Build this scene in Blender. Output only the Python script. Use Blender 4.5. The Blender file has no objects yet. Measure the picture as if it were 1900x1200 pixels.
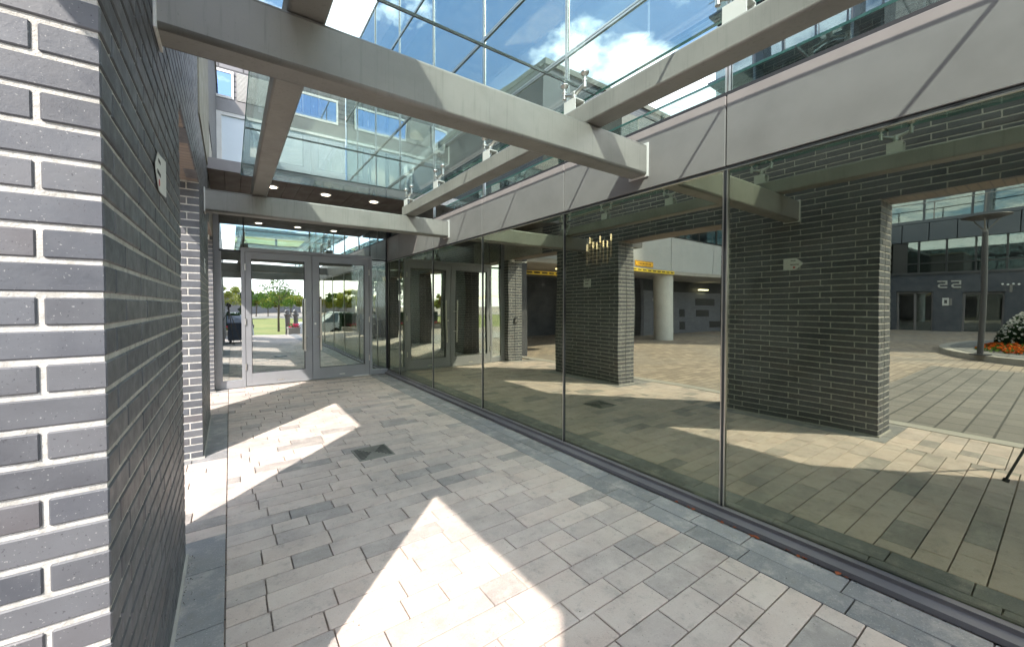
import bpy, bmesh, math, random
import numpy as np
from mathutils import Vector, Matrix
R = math.radians
random.seed(7)
S = bpy.context.scene
COL = S.collection

# ------------------------------------------------------------------ camera
cam_d = bpy.data.cameras.new('camera'); cam = bpy.data.objects.new('camera', cam_d); COL.objects.link(cam)
cam_d.sensor_width = 36; cam_d.lens = 721.0 / 1900 * 36
cam_d.shift_x = 46.2 / 1900; cam_d.shift_y = -18.9 / 1900
cam_d.clip_start = 0.03; cam_d.clip_end = 2000
cam.location = (0, 0, 1.4); cam.rotation_euler = (R(90 - 1.178), 0, R(-33.48))
S.camera = cam

# ------------------------------------------------------------------ sky + sun
SD = Vector((0.758, 0.742, -1.0)).normalized()            # the way sunlight travels
EL = math.asin(-SD.z); AZ = math.atan2(-SD.x, -SD.y)      # azimuth of the sun, clockwise from +Y
W = bpy.data.worlds.new('World'); S.world = W; W.use_nodes = True
nt = W.node_tree; N = nt.nodes; L = nt.links; N.clear()
out = N.new('ShaderNodeOutputWorld'); bg = N.new('ShaderNodeBackground')
sky = N.new('ShaderNodeTexSky'); sky.sky_type = 'NISHITA'; sky.sun_disc = False
sky.sun_elevation = EL; sky.sun_rotation = AZ; sky.dust_density = .8; sky.ozone_density = 1.5
tc = N.new('ShaderNodeTexCoord'); sp = N.new('ShaderNodeSeparateXYZ'); L.new(tc.outputs['Generated'], sp.inputs[0])
def wm(op, a, b=None, clamp=False):
    n = N.new('ShaderNodeMath'); n.operation = op; n.use_clamp = clamp
    for i, v in enumerate((a, b)):
        if v is None: continue
        if isinstance(v, (int, float)): n.inputs[i].default_value = v
        else: L.new(v, n.inputs[i])
    return n.outputs[0]
zz = wm('ADD', wm('MAXIMUM', sp.outputs[2], 0.0), 0.12)
cx = wm('DIVIDE', sp.outputs[0], zz); cy = wm('DIVIDE', sp.outputs[1], zz)
cmb = N.new('ShaderNodeCombineXYZ'); L.new(cx, cmb.inputs[0]); L.new(cy, cmb.inputs[1]); cmb.inputs[2].default_value = 8.1
nz = N.new('ShaderNodeTexNoise'); nz.inputs['Scale'].default_value = 1.9; nz.inputs['Detail'].default_value = 9; nz.inputs['Roughness'].default_value = 0.56
L.new(cmb.outputs[0], nz.inputs['Vector'])
horizon = wm('MULTIPLY', wm('SUBTRACT', 0.30, sp.outputs[2]), 0.55)
dens = wm('ADD', nz.outputs['Fac'], wm('MAXIMUM', horizon, 0.0))
cr = N.new('ShaderNodeMapRange'); cr.inputs[1].default_value = 0.525; cr.inputs[2].default_value = 0.60
L.new(dens, cr.inputs[0])
mixc = N.new('ShaderNodeMixRGB'); L.new(cr.outputs[0], mixc.inputs[0]); L.new(sky.outputs[0], mixc.inputs[1])
mixc.inputs[2].default_value = (9.5, 9.6, 9.9, 1)
L.new(mixc.outputs[0], bg.inputs[0]); bg.inputs[1].default_value = 0.15
L.new(bg.outputs[0], out.inputs[0])
sd = bpy.data.lights.new('sun', 'SUN'); so = bpy.data.objects.new('sun', sd); COL.objects.link(so)
sd.energy = 3.0; sd.angle = R(0.7); sd.color = (1, 0.93, 0.85)
so.rotation_euler = SD.to_track_quat('-Z', 'Y').to_euler()
S.view_settings.view_transform = 'Standard'; S.view_settings.look = 'None'; S.view_settings.gamma = 1
S.view_settings.use_curve_mapping = False; S.view_settings.exposure = 1.74
S.render.engine = 'CYCLES'
cy_ = S.cycles; cy_.max_bounces = 14; cy_.glossy_bounces = 8; cy_.transparent_max_bounces = 24
cy_.transmission_bounces = 8; cy_.diffuse_bounces = 5; cy_.caustics_reflective = True; cy_.caustics_refractive = False
cy_.sample_clamp_indirect = 6

# ------------------------------------------------------------------ materials
def mat(name, col, rough=0.6, metal=0.0, spec=0.5, emit=None, es=1.0):
    m = bpy.data.materials.new(name); m.use_nodes = True
    b = m.node_tree.nodes['Principled BSDF']
    b.inputs['Base Color'].default_value = (*col, 1); b.inputs['Roughness'].default_value = rough
    b.inputs['Metallic'].default_value = metal; b.inputs['Specular IOR Level'].default_value = spec
    if emit: b.inputs['Emission Color'].default_value = (*emit, 1); b.inputs['Emission Strength'].default_value = es
    return m
class NT:
    def __init__(s, m): s.m = m; s.t = m.node_tree; s.n = s.t.nodes; s.l = s.t.links; s.b = s.n['Principled BSDF']
    def new(s, k, **kw):
        n = s.n.new(k)
        for a, v in kw.items():
            if a in n.inputs: n.inputs[a].default_value = v
            else: setattr(n, a, v)
        return n
    def coord(s, kind='Object'):
        c = s.new('ShaderNodeTexCoord'); return c.outputs[kind]
    def pos(s):
        return s.new('ShaderNodeNewGeometry').outputs['Position']
    def noise(s, vec, scale, detail=4, rough=0.55, stretch=None):
        n = s.new('ShaderNodeTexNoise'); n.inputs['Scale'].default_value = scale; n.inputs['Detail'].default_value = detail; n.inputs['Roughness'].default_value = rough
        if stretch:
            mp = s.new('ShaderNodeMapping'); mp.inputs['Scale'].default_value = stretch; s.l.new(vec, mp.inputs[0]); vec = mp.outputs[0]
        s.l.new(vec, n.inputs['Vector']); return n.outputs['Fac']
    def ramp(s, fac, stops):
        r = s.new('ShaderNodeValToRGB'); e = r.color_ramp.elements
        while len(e) < len(stops): e.new(0.5)
        for i, (p, c) in enumerate(stops): e[i].position = p; e[i].color = (*c, 1)
        s.l.new(fac, r.inputs[0]); return r.outputs[0]
    def mix(s, fac, a, b, mode='MIX'):
        m = s.new('ShaderNodeMixRGB'); m.blend_type = mode
        for i, v in enumerate((fac, a, b)):
            if isinstance(v, (int, float)): m.inputs[i].default_value = v
            elif isinstance(v, tuple): m.inputs[i].default_value = (*v, 1)
            else: s.l.new(v, m.inputs[i])
        return m.outputs[0]
    def mr(s, v, a, b, c, d):
        m = s.new('ShaderNodeMapRange')
        for i, x in enumerate((a, b, c, d)): m.inputs[i + 1].default_value = x
        s.l.new(v, m.inputs[0]); return m.outputs[0]
    def bump(s, h, strength=0.3, dist=0.002):
        b = s.new('ShaderNodeBump'); b.inputs['Strength'].default_value = strength; b.inputs['Distance'].default_value = dist
        s.l.new(h, b.inputs['Height']); s.l.new(b.outputs[0], s.b.inputs['Normal'])
    def island(s):
        return s.new('ShaderNodeNewGeometry').outputs['Random Per Island']
    def setc(s, c): s.l.new(c, s.b.inputs['Base Color'])
    def setr(s, c): s.l.new(c, s.b.inputs['Roughness'])

def m_brick():
    m = mat('ironspot_brick', (.1, .1, .11), .4, spec=.5); t = NT(m); p = t.pos()
    c = t.ramp(t.island(), [(0, (.042, .046, .056)), (.3, (.074, .078, .090)), (.6, (.056, .058, .066)), (.8, (.098, .10, .108)), (1, (.078, .070, .074))])
    c = t.mix(t.mr(t.noise(p, 9, 4), .35, .7, 0, .45), c, (.12, .125, .135))
    spot = t.noise(p, 190, 2, .5)
    c = t.mix(t.mr(spot, .69, .74, 0, .6), c, (.30, .30, .29)); c = t.mix(t.mr(spot, .33, .27, 0, .8), c, (.03, .03, .035))
    t.setc(c); t.setr(t.mr(t.noise(p, 25, 3), .3, .7, .40, .58))
    h = t.mix(.5, t.noise(p, 130, 3, .6), t.noise(p, 22, 2)); t.bump(h, .35, .0025)
    return m
def m_mortar():
    m = mat('mortar', (.5, .48, .44), .9, spec=.2); t = NT(m); p = t.pos()
    t.setc(t.ramp(t.noise(p, 30, 5, .7), [(.3, (.28, .27, .245)), (.5, (.41, .395, .365)), (.7, (.50, .48, .45))])); t.bump(t.noise(p, 220, 3), .7, .003)
    return m
def m_brickproc(name, axis, c1, c2, cm, bw=.3, rh=.0677, ms=.011, rough=.6):
    m = mat(name, c1, rough); t = NT(m); s = t.new('ShaderNodeSeparateXYZ'); t.l.new(t.pos(), s.inputs[0])
    cb = t.new('ShaderNodeCombineXYZ'); t.l.new(s.outputs[1 if axis == 'X' else 0], cb.inputs[0]); t.l.new(s.outputs[1 if axis == 'Z' else 2], cb.inputs[1])
    b = t.new('ShaderNodeTexBrick'); b.offset = .33; b.inputs['Scale'].default_value = 1; b.inputs['Brick Width'].default_value = bw; b.inputs['Row Height'].default_value = rh
    b.inputs['Mortar Size'].default_value = ms / 2; b.inputs['Mortar Smooth'].default_value = .1
    b.inputs['Color1'].default_value = (*c1, 1); b.inputs['Color2'].default_value = (*c2, 1); b.inputs['Mortar'].default_value = (*cm, 1)
    t.l.new(cb.outputs[0], b.inputs['Vector'])
    t.setc(t.mix(t.mr(t.noise(t.pos(), 3, 4), .3, .7, 0, .35), b.outputs['Color'], (.12, .12, .13)))
    inv = t.new('ShaderNodeInvert'); t.l.new(b.outputs['Fac'], inv.inputs['Color']); t.bump(inv.outputs[0], .6, .006)
    return m
def m_paver(name, stops, speck=.5, big=.35, rough=(.62, .85)):
    m = mat(name, (.35, .33, .31), .75); t = NT(m); p = t.pos()
    c = t.ramp(t.island(), stops)
    c = t.mix(t.mr(t.noise(p, 3.3, 5, .6, (1, 2.4, 1)), .35, .7, 0, big), c, (.60, .54, .48))
    c = t.mix(t.mr(t.noise(p, 1.1, 3, .6), .5, .75, 0, .4), c, (.22, .21, .21))
    sp_ = t.noise(p, 130, 3, .7)
    c = t.mix(t.mr(sp_, .6, .72, 0, speck), c, (.66, .64, .60)); c = t.mix(t.mr(sp_, .4, .28, 0, speck), c, (.10, .10, .10))
    st = t.noise(p, 14, 4, .7); c = t.mix(t.mr(st, .56, .72, 0, .45), c, (.20, .18, .16)); g2 = t.noise(p, 5.5, 6, .72); c = t.mix(t.mr(g2, .5, .68, 0, .38), c, (.64, .56, .505)); c = t.mix(t.mr(g2, .46, .32, 0, .38), c, (.24, .22, .20)); c = t.mix(t.mr(t.noise(p, 60, 2, .5), .70, .74, 0, .6), c, (.10, .09, .08))
    t.setc(c); t.setr(t.mr(t.noise(p, 7, 3), .3, .7, *rough)); t.bump(t.noise(p, 170, 4, .7), .5, .003)
    return m
def m_groundpave():
    m = mat('courtyard_paving', (.3, .27, .24), .8); t = NT(m); p = t.pos()
    def br(ox, sc, bw, rh, a, b_, mo):
        b = t.new('ShaderNodeTexBrick'); b.inputs['Scale'].default_value = sc; b.inputs['Brick Width'].default_value = bw; b.inputs['Row Height'].default_value = rh
        b.inputs['Mortar Size'].default_value = .006; b.inputs['Color1'].default_value = (*a, 1); b.inputs['Color2'].default_value = (*b_, 1); b.inputs['Mortar'].default_value = (*mo, 1)
        t.l.new(p, b.inputs['Vector']); return b.outputs['Color']
    c = br(0, 1, .30, .15, (.42, .34, .27), (.27, .22, .18), (.09, .08, .07))
    c = t.mix(t.mr(t.noise(p, .35, 4), .45, .65, 0, .5), c, (.26, .25, .24))
    c = t.mix(t.mr(t.noise(p, 5, 5, .7), .58, .75, 0, .55), c, (.13, .12, .11))
    t.setc(c); t.bump(t.noise(p, 60, 4), .4, .004)
    return m
def m_paint(name, col, rough=.45, amp=.12, streak=True, metal=0.0):
    m = mat(name, col, rough, metal); t = NT(m); p = t.pos()
    d = tuple(x * (1 - amp * 2) for x in col); l = tuple(min(1, x * (1 + amp)) for x in col)
    c = t.ramp(t.noise(p, 2.6, 5, .6), [(.3, d), (.55, col), (.8, l)])
    if streak:
        c = t.mix(t.mr(t.noise(p, 55, 3, .6, (1, 1, .05)), .56, .72, 0, .45), c, tuple(x * .60 for x in col))
        c = t.mix(t.mr(t.noise(p, 160, 2, .5), .70, .74, 0, .45), c, tuple(x * .45 for x in col))
    t.setc(c); t.setr(t.mr(t.noise(p, 5, 4), .3, .7, rough * .85, min(1, rough * 1.3))); t.bump(t.noise(p, 90, 3), .08, .001)
    return m
def m_glass(name, refl, base, power, trans, wave=0.0):
    """glass as a real two-way pane: mirror-like coating mixed with tinted see-through, more mirror at grazing angles"""
    m = bpy.data.materials.new(name); m.use_nodes = True; t = m.node_tree; n = t.nodes; l = t.links; n.clear()
    o = n.new('ShaderNodeOutputMaterial'); mx = n.new('ShaderNodeMixShader'); g = n.new('ShaderNodeBsdfGlossy'); tr = n.new('ShaderNodeBsdfTransparent')
    g.inputs['Color'].default_value = (*refl, 1); g.inputs['Roughness'].default_value = 0.0; tr.inputs['Color'].default_value = (*trans, 1)
    lw = n.new('ShaderNodeLayerWeight'); lw.inputs['Blend'].default_value = .5
    pw = n.new('ShaderNodeMath'); pw.operation = 'POWER'; l.new(lw.outputs['Facing'], pw.inputs[0]); pw.inputs[1].default_value = power
    mr = n.new('ShaderNodeMapRange'); mr.inputs[3].default_value = base; mr.inputs[4].default_value = 1.0; l.new(pw.outputs[0], mr.inputs[0])
    l.new(mr.outputs[0], mx.inputs[0]); l.new(tr.outputs[0], mx.inputs[1]); l.new(g.outputs[0], mx.inputs[2])
    df = n.new('ShaderNodeBsdfDiffuse'); df.inputs[0].default_value = (.5, .5, .48, 1); mx2 = n.new('ShaderNodeMixShader'); dn = n.new('ShaderNodeTexNoise'); dn.inputs['Scale'].default_value = 2.2; dn.inputs['Detail'].default_value = 8; dn.inputs['Roughness'].default_value = .7
    gp = n.new('ShaderNodeNewGeometry'); l.new(gp.outputs['Position'], dn.inputs['Vector']); dm = n.new('ShaderNodeMapRange'); dm.inputs[1].default_value = .42; dm.inputs[2].default_value = .75; dm.inputs[4].default_value = .028; l.new(dn.outputs['Fac'], dm.inputs[0])
    l.new(dm.outputs[0], mx2.inputs[0]); l.new(mx.outputs[0], mx2.inputs[1]); l.new(df.outputs[0], mx2.inputs[2]); l.new(mx2.outputs[0], o.inputs[0])
    if wave:
        tcn = n.new('ShaderNodeNewGeometry'); nzn = n.new('ShaderNodeTexNoise'); nzn.inputs['Scale'].default_value = .9; nzn.inputs['Detail'].default_value = 1
        l.new(tcn.outputs['Position'], nzn.inputs['Vector']); b = n.new('ShaderNodeBump'); b.inputs['Strength'].default_value = wave; b.inputs['Distance'].default_value = .01
        l.new(nzn.outputs['Fac'], b.inputs['Height']); l.new(b.outputs[0], g.inputs['Normal'])
    return m
def m_leaf(name, a, b, c, rough=.6):
    m = mat(name, a, rough, spec=.3); t = NT(m)
    t.setc(t.ramp(t.island(), [(0, a), (.5, b), (1, c)]))
    tl = t.new('ShaderNodeBsdfTranslucent'); mx = t.new('ShaderNodeMixShader'); mx.inputs[0].default_value = .45; o = t.n['Material Output']
    src = t.b.inputs['Base Color'].links[0].from_socket; t.l.new(src, tl.inputs['Color']); t.l.new(t.b.outputs[0], mx.inputs[1]); t.l.new(tl.outputs[0], mx.inputs[2]); t.l.new(mx.outputs[0], o.inputs[0])
    return m
M = dict(
 brick=m_brick(), mortar=m_mortar(),
 brX=m_brickproc('navy_brick_east_face', 'X', (.022, .030, .046), (.032, .042, .058), (.05, .058, .072)),
 brY=m_brickproc('grey_brick_south_face', 'Y', (.12, .115, .12), (.18, .175, .18), (.03, .03, .03), .5, .125, .034),
 brYd=m_brickproc('dark_brick_south_face', 'Y', (.12, .125, .15), (.16, .165, .19), (.06, .06, .07)),
 brXg=m_brickproc('grey_brick_east_face', 'X', (.05, .052, .06), (.07, .072, .08), (.15, .145, .135)),
 soffbrick=m_brickproc('lintel_soffit_brick', 'X', (.20, .16, .13), (.26, .21, .17), (.13, .11, .10), .0677, .2, .01),
 paver=m_paver('concrete_paver', [(0, (.50, .395, .345)), (.3, (.56, .455, .40)), (.5, (.42, .345, .315)), (.7, (.53, .43, .38)), (.88, (.345, .295, .275)), (.96, (.245, .22, .21)), (1, (.245, .22, .21))]),
 border=m_paver('charcoal_paver', [(0, (.16, .162, .17)), (.5, (.20, .20, .21)), (1, (.245, .245, .255))], .6, .12),
 gpave=m_groundpave(), joint=mat('joint_sand', (.06, .055, .05), .95),
 beam=m_paint('taupe_painted_steel', (.225, .217, .195), .42, .10),
 fascia=m_paint('grey_composite_panel', (.185, .176, .168), .34, .07, False),
 frame=m_paint('grey_aluminium', (.255, .26, .275), .38, .04, False, .25),
 dark=mat('black_gasket', (.015, .016, .018), .5), sill=m_paint('dark_bronze_sill', (.15, .14, .145), .55, .08, False),
 silver=mat('brushed_stainless', (.62, .60, .56), .28, 1.0), bracket=m_paint('pale_painted_bracket', (.56, .55, .52), .5, .05, False),
 wood=m_paint('brown_soffit_board', (.085, .068, .058), .55, .12, False), white=mat('white_paint', (.78, .78, .77), .5),
 pale=m_paint('pale_spandrel_glass', (.52, .57, .59), .12, .02, False), bluepanel=mat('slate_panel', (.055, .068, .085), .35),
 glassW=m_glass('coated_wall_glass', (.70, .715, .56), .50, 2.2, (.55, .62, .60), .45),
 glassU=m_glass('coated_sky_glass', (.80, .91, .92), .64, 2.2, (.30, .34, .38), .6),
 glassD=m_glass('door_glass', (.82, .88, .86), .64, 2.0, (.40, .43, .42), .3),
 glassC=m_glass('canopy_glass', (.90, 1.0, .98), .085, 2.8, (.84, .91, .895)),
 edge=mat('green_glass_edge', (.10, .22, .19), .15), sealant=mat('grey_sealant', (.10, .11, .11), .7),
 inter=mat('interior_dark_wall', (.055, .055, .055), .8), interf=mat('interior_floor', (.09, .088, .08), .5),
 glow=mat('warm_led', (1, .8, .5), .4, emit=(1, .66, .36), es=3.2), glowd=mat('downlight_lens', (1, .9, .8), .4, emit=(1, .86, .68), es=5),
 rod=mat('acrylic_rod', (.5, .38, .22), .2, emit=(1, .62, .32), es=.25),
 conc=m_paint('concrete', (.38, .36, .33), .8, .08), colu=m_paint('white_column_paint', (.62, .62, .59), .6, .05),
 paper=mat('sign_white', (.55, .55, .52), .6), ink=mat('sign_ink', (.03, .03, .03), .6), red=mat('sign_red', (.4, .05, .05), .6),
 yellow=mat('sign_yellow', (.85, .60, .03), .5), orange=mat('sign_orange', (.95, .50, .02), .5),
 asphalt=m_paint('asphalt', (.075, .075, .078), .85, .1, False), black=mat('black_plastic', (.02, .02, .022), .45),
 navy=m_paint('navy_plastic', (.025, .045, .09), .5, .05, False), olive=m_paint('olive_metal_trim', (.16, .15, .115), .6, .18),
 bark=m_paint('bark', (.12, .09, .065), .9, .15, False), winglass=m_glass('office_glass', (.50, .60, .62), .30, 2.0, (.35, .4, .4)),
 bluewin=m_glass('blue_window_glass', (.60, .74, .86), .55, 2.0, (.5, .6, .8)), curtain=m_paint('net_curtain', (.30, .38, .52), .8, .15),
 lgreen=m_leaf('green_leaf', (.06, .12, .02), (.09, .17, .03), (.14, .22, .04)), lyel=m_leaf('yellow_green_leaf', (.26, .30, .04), (.36, .36, .06), (.17, .23, .035)),
 ldark=m_leaf('dark_leaf', (.012, .035, .014), (.02, .055, .02), (.035, .075, .03)), lor=m_leaf('rust_leaf', (.22, .11, .03), (.14, .09, .03), (.28, .16, .04)),
 fwhite=mat('white_petal', (.80, .80, .76), .6), forange=m_leaf('orange_petal', (.62, .13, .02), (.75, .22, .03), (.50, .06, .03)), fpink=m_leaf('pink_petal', (.65, .03, .12), (.75, .06, .2), (.5, .02, .08)),
 grass=m_leaf('grass_green', (.10, .16, .03), (.16, .20, .04), (.24, .24, .07)), carw=mat('white_car_paint', (.80, .83, .86), .18), carg=mat('car_window', (.14, .18, .20), .05),
 tyre=mat('tyre_rubber', (.02, .02, .02), .8), leaf=mat('dry_red_leaf', (.30, .08, .03), .8), lampgrey=m_paint('dark_grey_post', (.05, .05, .055), .45, .05, False),
 grate=m_paint('cast_iron', (.21, .20, .175), .5, .2, False),
)
# grass sheet shading
gm = mat('lawn', (.12, .16, .04), .9); t_ = NT(gm); t_.setc(t_.ramp(t_.noise(t_.pos(), .25, 6, .7, (1, 3, 1)), [(.3, (.10, .17, .03)), (.5, (.20, .22, .05)), (.7, (.34, .30, .10))])); M['lawn'] = gm
sand = mat('far_road', (.36, .33, .30), .9); M['sand'] = sand

# ------------------------------------------------------------------ mesh helpers
class MB:
    def __init__(s): s.v = []; s.f = []; s.m = []; s.n = 0; s.sm = []
    def add(s, vs, fs, mi=0, smooth=False):
        s.v.extend([tuple(v) for v in vs]); s.f.extend([tuple(i + s.n for i in f) for f in fs]); s.m.extend([mi] * len(fs)); s.sm.extend([smooth] * len(fs)); s.n += len(vs); return s
    def box(s, x0, x1, y0, y1, z0, z1, mi=0):
        vs = [(x, y, z) for x in (x0, x1) for y in (y0, y1) for z in (z0, z1)]
        return s.add(vs, [(0, 1, 3, 2), (4, 6, 7, 5), (0, 4, 5, 1), (2, 3, 7, 6), (0, 2, 6, 4), (1, 5, 7, 3)], mi)
    def cbox(s, x0, x1, y0, y1, z0, z1, c=.003, mi=0, jit=0):
        """chamfered box: 24 verts, 26 faces"""
        if jit:
            j = lambda: random.uniform(-jit, jit)
            x0 += j() * .5; x1 += j() * .5; y0 += j(); y1 += j(); z0 += j() * .6; z1 += j() * .6
        ce = ((x0 + x1) / 2, (y0 + y1) / 2, (z0 + z1) / 2); h = ((x1 - x0) / 2, (y1 - y0) / 2, (z1 - z0) / 2); c = min(c, min(h) * .8)
        vs = []; idx = {}
        for sx in (-1, 1):
            for sy in (-1, 1):
                for sz in (-1, 1):
                    for a in range(3):
                        q = [h[0] - c, h[1] - c, h[2] - c]; q[a] = h[a]
                        idx[(sx, sy, sz, a)] = len(vs); vs.append((ce[0] + sx * q[0], ce[1] + sy * q[1], ce[2] + sz * q[2]))
        fs = []
        def key(a, sa, b, sb, cc, sc, w): k = [0, 0, 0]; k[a] = sa; k[b] = sb; k[cc] = sc; return idx[(k[0], k[1], k[2], w)]
        def emit(q, nrm):
            p = [Vector(vs[i]) for i in q]; nn = (p[1] - p[0]).cross(p[2] - p[0])
            fs.append(tuple(q) if nn.dot(Vector(nrm)) > 0 else tuple(reversed(q)))
        for a in range(3):
            b, d = (a + 1) % 3, (a + 2) % 3
            for sa in (-1, 1):
                nrm = [0, 0, 0]; nrm[a] = sa
                emit([key(a, sa, b, sb, d, sd_, a) for sb, sd_ in ((-1, -1), (1, -1), (1, 1), (-1, 1))], nrm)
            for sb in (-1, 1):
                for sd_ in (-1, 1):
                    nrm = [0, 0, 0]; nrm[b] = sb; nrm[d] = sd_
                    emit([key(a, -1, b, sb, d, sd_, b), key(a, 1, b, sb, d, sd_, b), key(a, 1, b, sb, d, sd_, d), key(a, -1, b, sb, d, sd_, d)], nrm)
        for sx in (-1, 1):
            for sy in (-1, 1):
                for sz in (-1, 1): emit([idx[(sx, sy, sz, 0)], idx[(sx, sy, sz, 1)], idx[(sx, sy, sz, 2)]], (sx, sy, sz))
        return s.add(vs, fs, mi)
    def tube(s, p, q, r0, r1=None, seg=14, mi=0, cap=True):
        p = Vector(p); q = Vector(q); r1 = r0 if r1 is None else r1; d = (q - p).normalized()
        u = d.orthogonal().normalized(); w = d.cross(u); vs = []
        for c, r in ((p, r0), (q, r1)):
            for k in range(seg): a = 2 * math.pi * k / seg; vs.append(c + (u * math.cos(a) + w * math.sin(a)) * r)
        s.add(vs, [(k, (k + 1) % seg, seg + (k + 1) % seg, seg + k) for k in range(seg)], mi, True)
        if cap:
            s.add(vs[:seg], [tuple(reversed(range(seg)))], mi); s.add(vs[seg:], [tuple(range(seg))], mi)
        return s
    def lathe(s, c, prof, seg=20, mi=0):
        c = Vector(c); vs = [(c.x + r * math.cos(2 * math.pi * k / seg), c.y + r * math.sin(2 * math.pi * k / seg), c.z + z) for r, z in prof for k in range(seg)]
        fs = [(i * seg + k, i * seg + (k + 1) % seg, (i + 1) * seg + (k + 1) % seg, (i + 1) * seg + k) for i in range(len(prof) - 1) for k in range(seg)]
        return s.add(vs, fs, mi, True)
    def prism(s, poly, axis, a, b, mi=0):
        """poly of 2-D points extruded along axis from a to b"""
        def P(u, v, w): return {'X': (w, u, v), 'Y': (u, w, v), 'Z': (u, v, w)}[axis]
        n = len(poly); vs = [P(u, v, a) for u, v in poly] + [P(u, v, b) for u, v in poly]
        return s.add(vs, [tuple(range(n)), tuple(reversed(range(n, 2 * n)))] + [(k, n + k, n + (k + 1) % n, (k + 1) % n) for k in range(n)], mi)
    def build(s, name, mats, parent=None, fix=False):
        if not isinstance(mats, (list, tuple)): mats = [mats]
        me = bpy.data.meshes.new(name); me.from_pydata(s.v, [], s.f)
        for m in mats: me.materials.append(m)
        me.polygons.foreach_set('material_index', s.m); me.polygons.foreach_set('use_smooth', s.sm)
        if fix:
            bm = bmesh.new(); bm.from_mesh(me); bmesh.ops.recalc_face_normals(bm, faces=bm.faces); bm.to_mesh(me); bm.free()
        me.update(); o = bpy.data.objects.new(name, me); COL.objects.link(o)
        if parent: o.parent = parent; o.matrix_parent_inverse = parent.matrix_basis.inverted()
        return o
def tag(o, label=None, cat=None, group=None, kind=None):
    if label: o['label'] = label
    if cat: o['category'] = cat
    if group: o['group'] = group
    if kind: o['kind'] = kind
    return o
def thing(name, label, cat, loc=(0, 0, 0), group=None):
    o = bpy.data.objects.new(name, None); COL.objects.link(o); o.location = loc; o.empty_display_size = .1
    bpy.context.view_layer.update(); return tag(o, label, cat, group)
def dup(root, loc, label=None, rz=None, sc=None):
    r = root.copy(); COL.objects.link(r); r.location = loc
    if rz is not None: r.rotation_euler = (0, 0, rz)
    if sc is not None: r.scale = (sc, sc, sc)
    if label: r['label'] = label
    for ch in list(root.children):
        c = ch.copy(); COL.objects.link(c); c.parent = r; c.matrix_parent_inverse = ch.matrix_parent_inverse
        for g in list(ch.children):
            d = g.copy(); COL.objects.link(d); d.parent = c; d.matrix_parent_inverse = g.matrix_parent_inverse
    return r
def bevelled(name, mats, parent, x0, x1, y0, y1, z0, z1, r=.018, seg=3):
    bm = bmesh.new(); bmesh.ops.create_cube(bm, size=1)
    for v in bm.verts: v.co = Vector(((x0 + x1) / 2 + v.co.x * (x1 - x0), (y0 + y1) / 2 + v.co.y * (y1 - y0), (z0 + z1) / 2 + v.co.z * (z1 - z0)))
    L_ = max((x1 - x0, 0), (y1 - y0, 1)); ax = L_[1]
    es = [e for e in bm.edges if abs((e.verts[0].co - e.verts[1].co)[ax]) > 1e-4]
    bmesh.ops.bevel(bm, geom=es, offset=r, segments=seg, profile=.5, affect='EDGES')
    for f in bm.faces: f.smooth = len(f.verts) == 4 and f.calc_area() < r * 3 * max(x1 - x0, y1 - y0)
    me = bpy.data.meshes.new(name); bm.to_mesh(me); bm.free(); me.materials.append(mats); o = bpy.data.objects.new(name, me); COL.objects.link(o)
    if parent: o.parent = parent
    return o

# key dimensions (metres)
GX, DY, XL, XO = 2.712, 7.83, -.22, -.665
ZG, ZF = 2.28, 2.765
CO = .0677
# ------------------------------------------------------------------ ground
def ground_h(y):
    if y > -5.6: return 0.0
    if y > -8.2: return -.62 * (-5.6 - y) / 2.6
    return -.62
g = MB(); ys = [400, 60, 20, -5.6, -6.4, -7.3, -8.2, -30, -80, -400]; xs = [-400, -60, -10, 10, 60, 400]
vs = [(x, y, ground_h(y) - .022) for y in ys for x in xs]; nx = len(xs)
g.add(vs, [(j * nx + i, (j + 1) * nx + i, (j + 1) * nx + i + 1, j * nx + i + 1) for j in range(len(ys) - 1) for i in range(nx - 1)])
tag(g.build('ground', M['gpave'], fix=True), kind='structure')
g = MB(); g.box(-60, 60, -12.6, -8.0, -.63, -.62); tag(g.build('road', M['asphalt']), kind='structure')
g = MB(); g.box(-60, 60, -13.6, -12.6, -.63, -.52); tag(g.build('pavement', M['conc']), kind='structure')
g = MB(); g.box(-120, 120, -46, -13.6, -.65, -.56); tag(g.build('lawn', M['lawn']), kind='structure')
g = MB(); g.box(-200, 200, -56, -46, -.65, -.50); tag(g.build('far_road', M['sand']), kind='structure')

def pave(mb, x0, x1, y0, y1, pitch, lens, gap=.006, along='X', zt=0.0, jit=.0012, c=.0022):
    a = y0 if along == 'X' else x0; end = y1 if along == 'X' else x1; k = 0
    while a < end - .02:
        w = random.choice(pitch); b = min(a + w, end)
        if end - b < .05: b = end
        u = (x0 if along == 'X' else y0); ue = (x1 if along == 'X' else y1); first = True
        while u < ue - .01:
            l = random.choice(lens) * (random.uniform(.35, 1) if first else 1); first = False
            v = min(u + l, ue)
            if ue - v < .09: v = ue
            z = zt + random.uniform(-jit, jit)
            if along == 'X': mb.cbox(u + gap / 2, v - gap / 2, a + gap / 2, b - gap / 2, -.045, z, c)
            else: mb.cbox(a + gap / 2, b - gap / 2, u + gap / 2, v - gap / 2, -.045, z, c)
            u = v
        a = b
p = MB(); LN = [.20, .27, .30, .36, .42, .48]; PT = [.13, .13, .15]
pave(p, -.035, 2.31, -5.5, 7.76, PT, LN)
for y0, y1 in ((-3.79, -2.21), (-.52, 1.05), (2.86, 4.28), (6.08, 7.55)): pave(p, -1.05, -.035, y0, y1, PT, LN)
tag(p.build('paving', M['paver']), kind='structure')
p = MB(); pave(p, 2.31, 2.63, -5.5, 7.76, [.16], [.30, .30, .45], along='Y')
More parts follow.
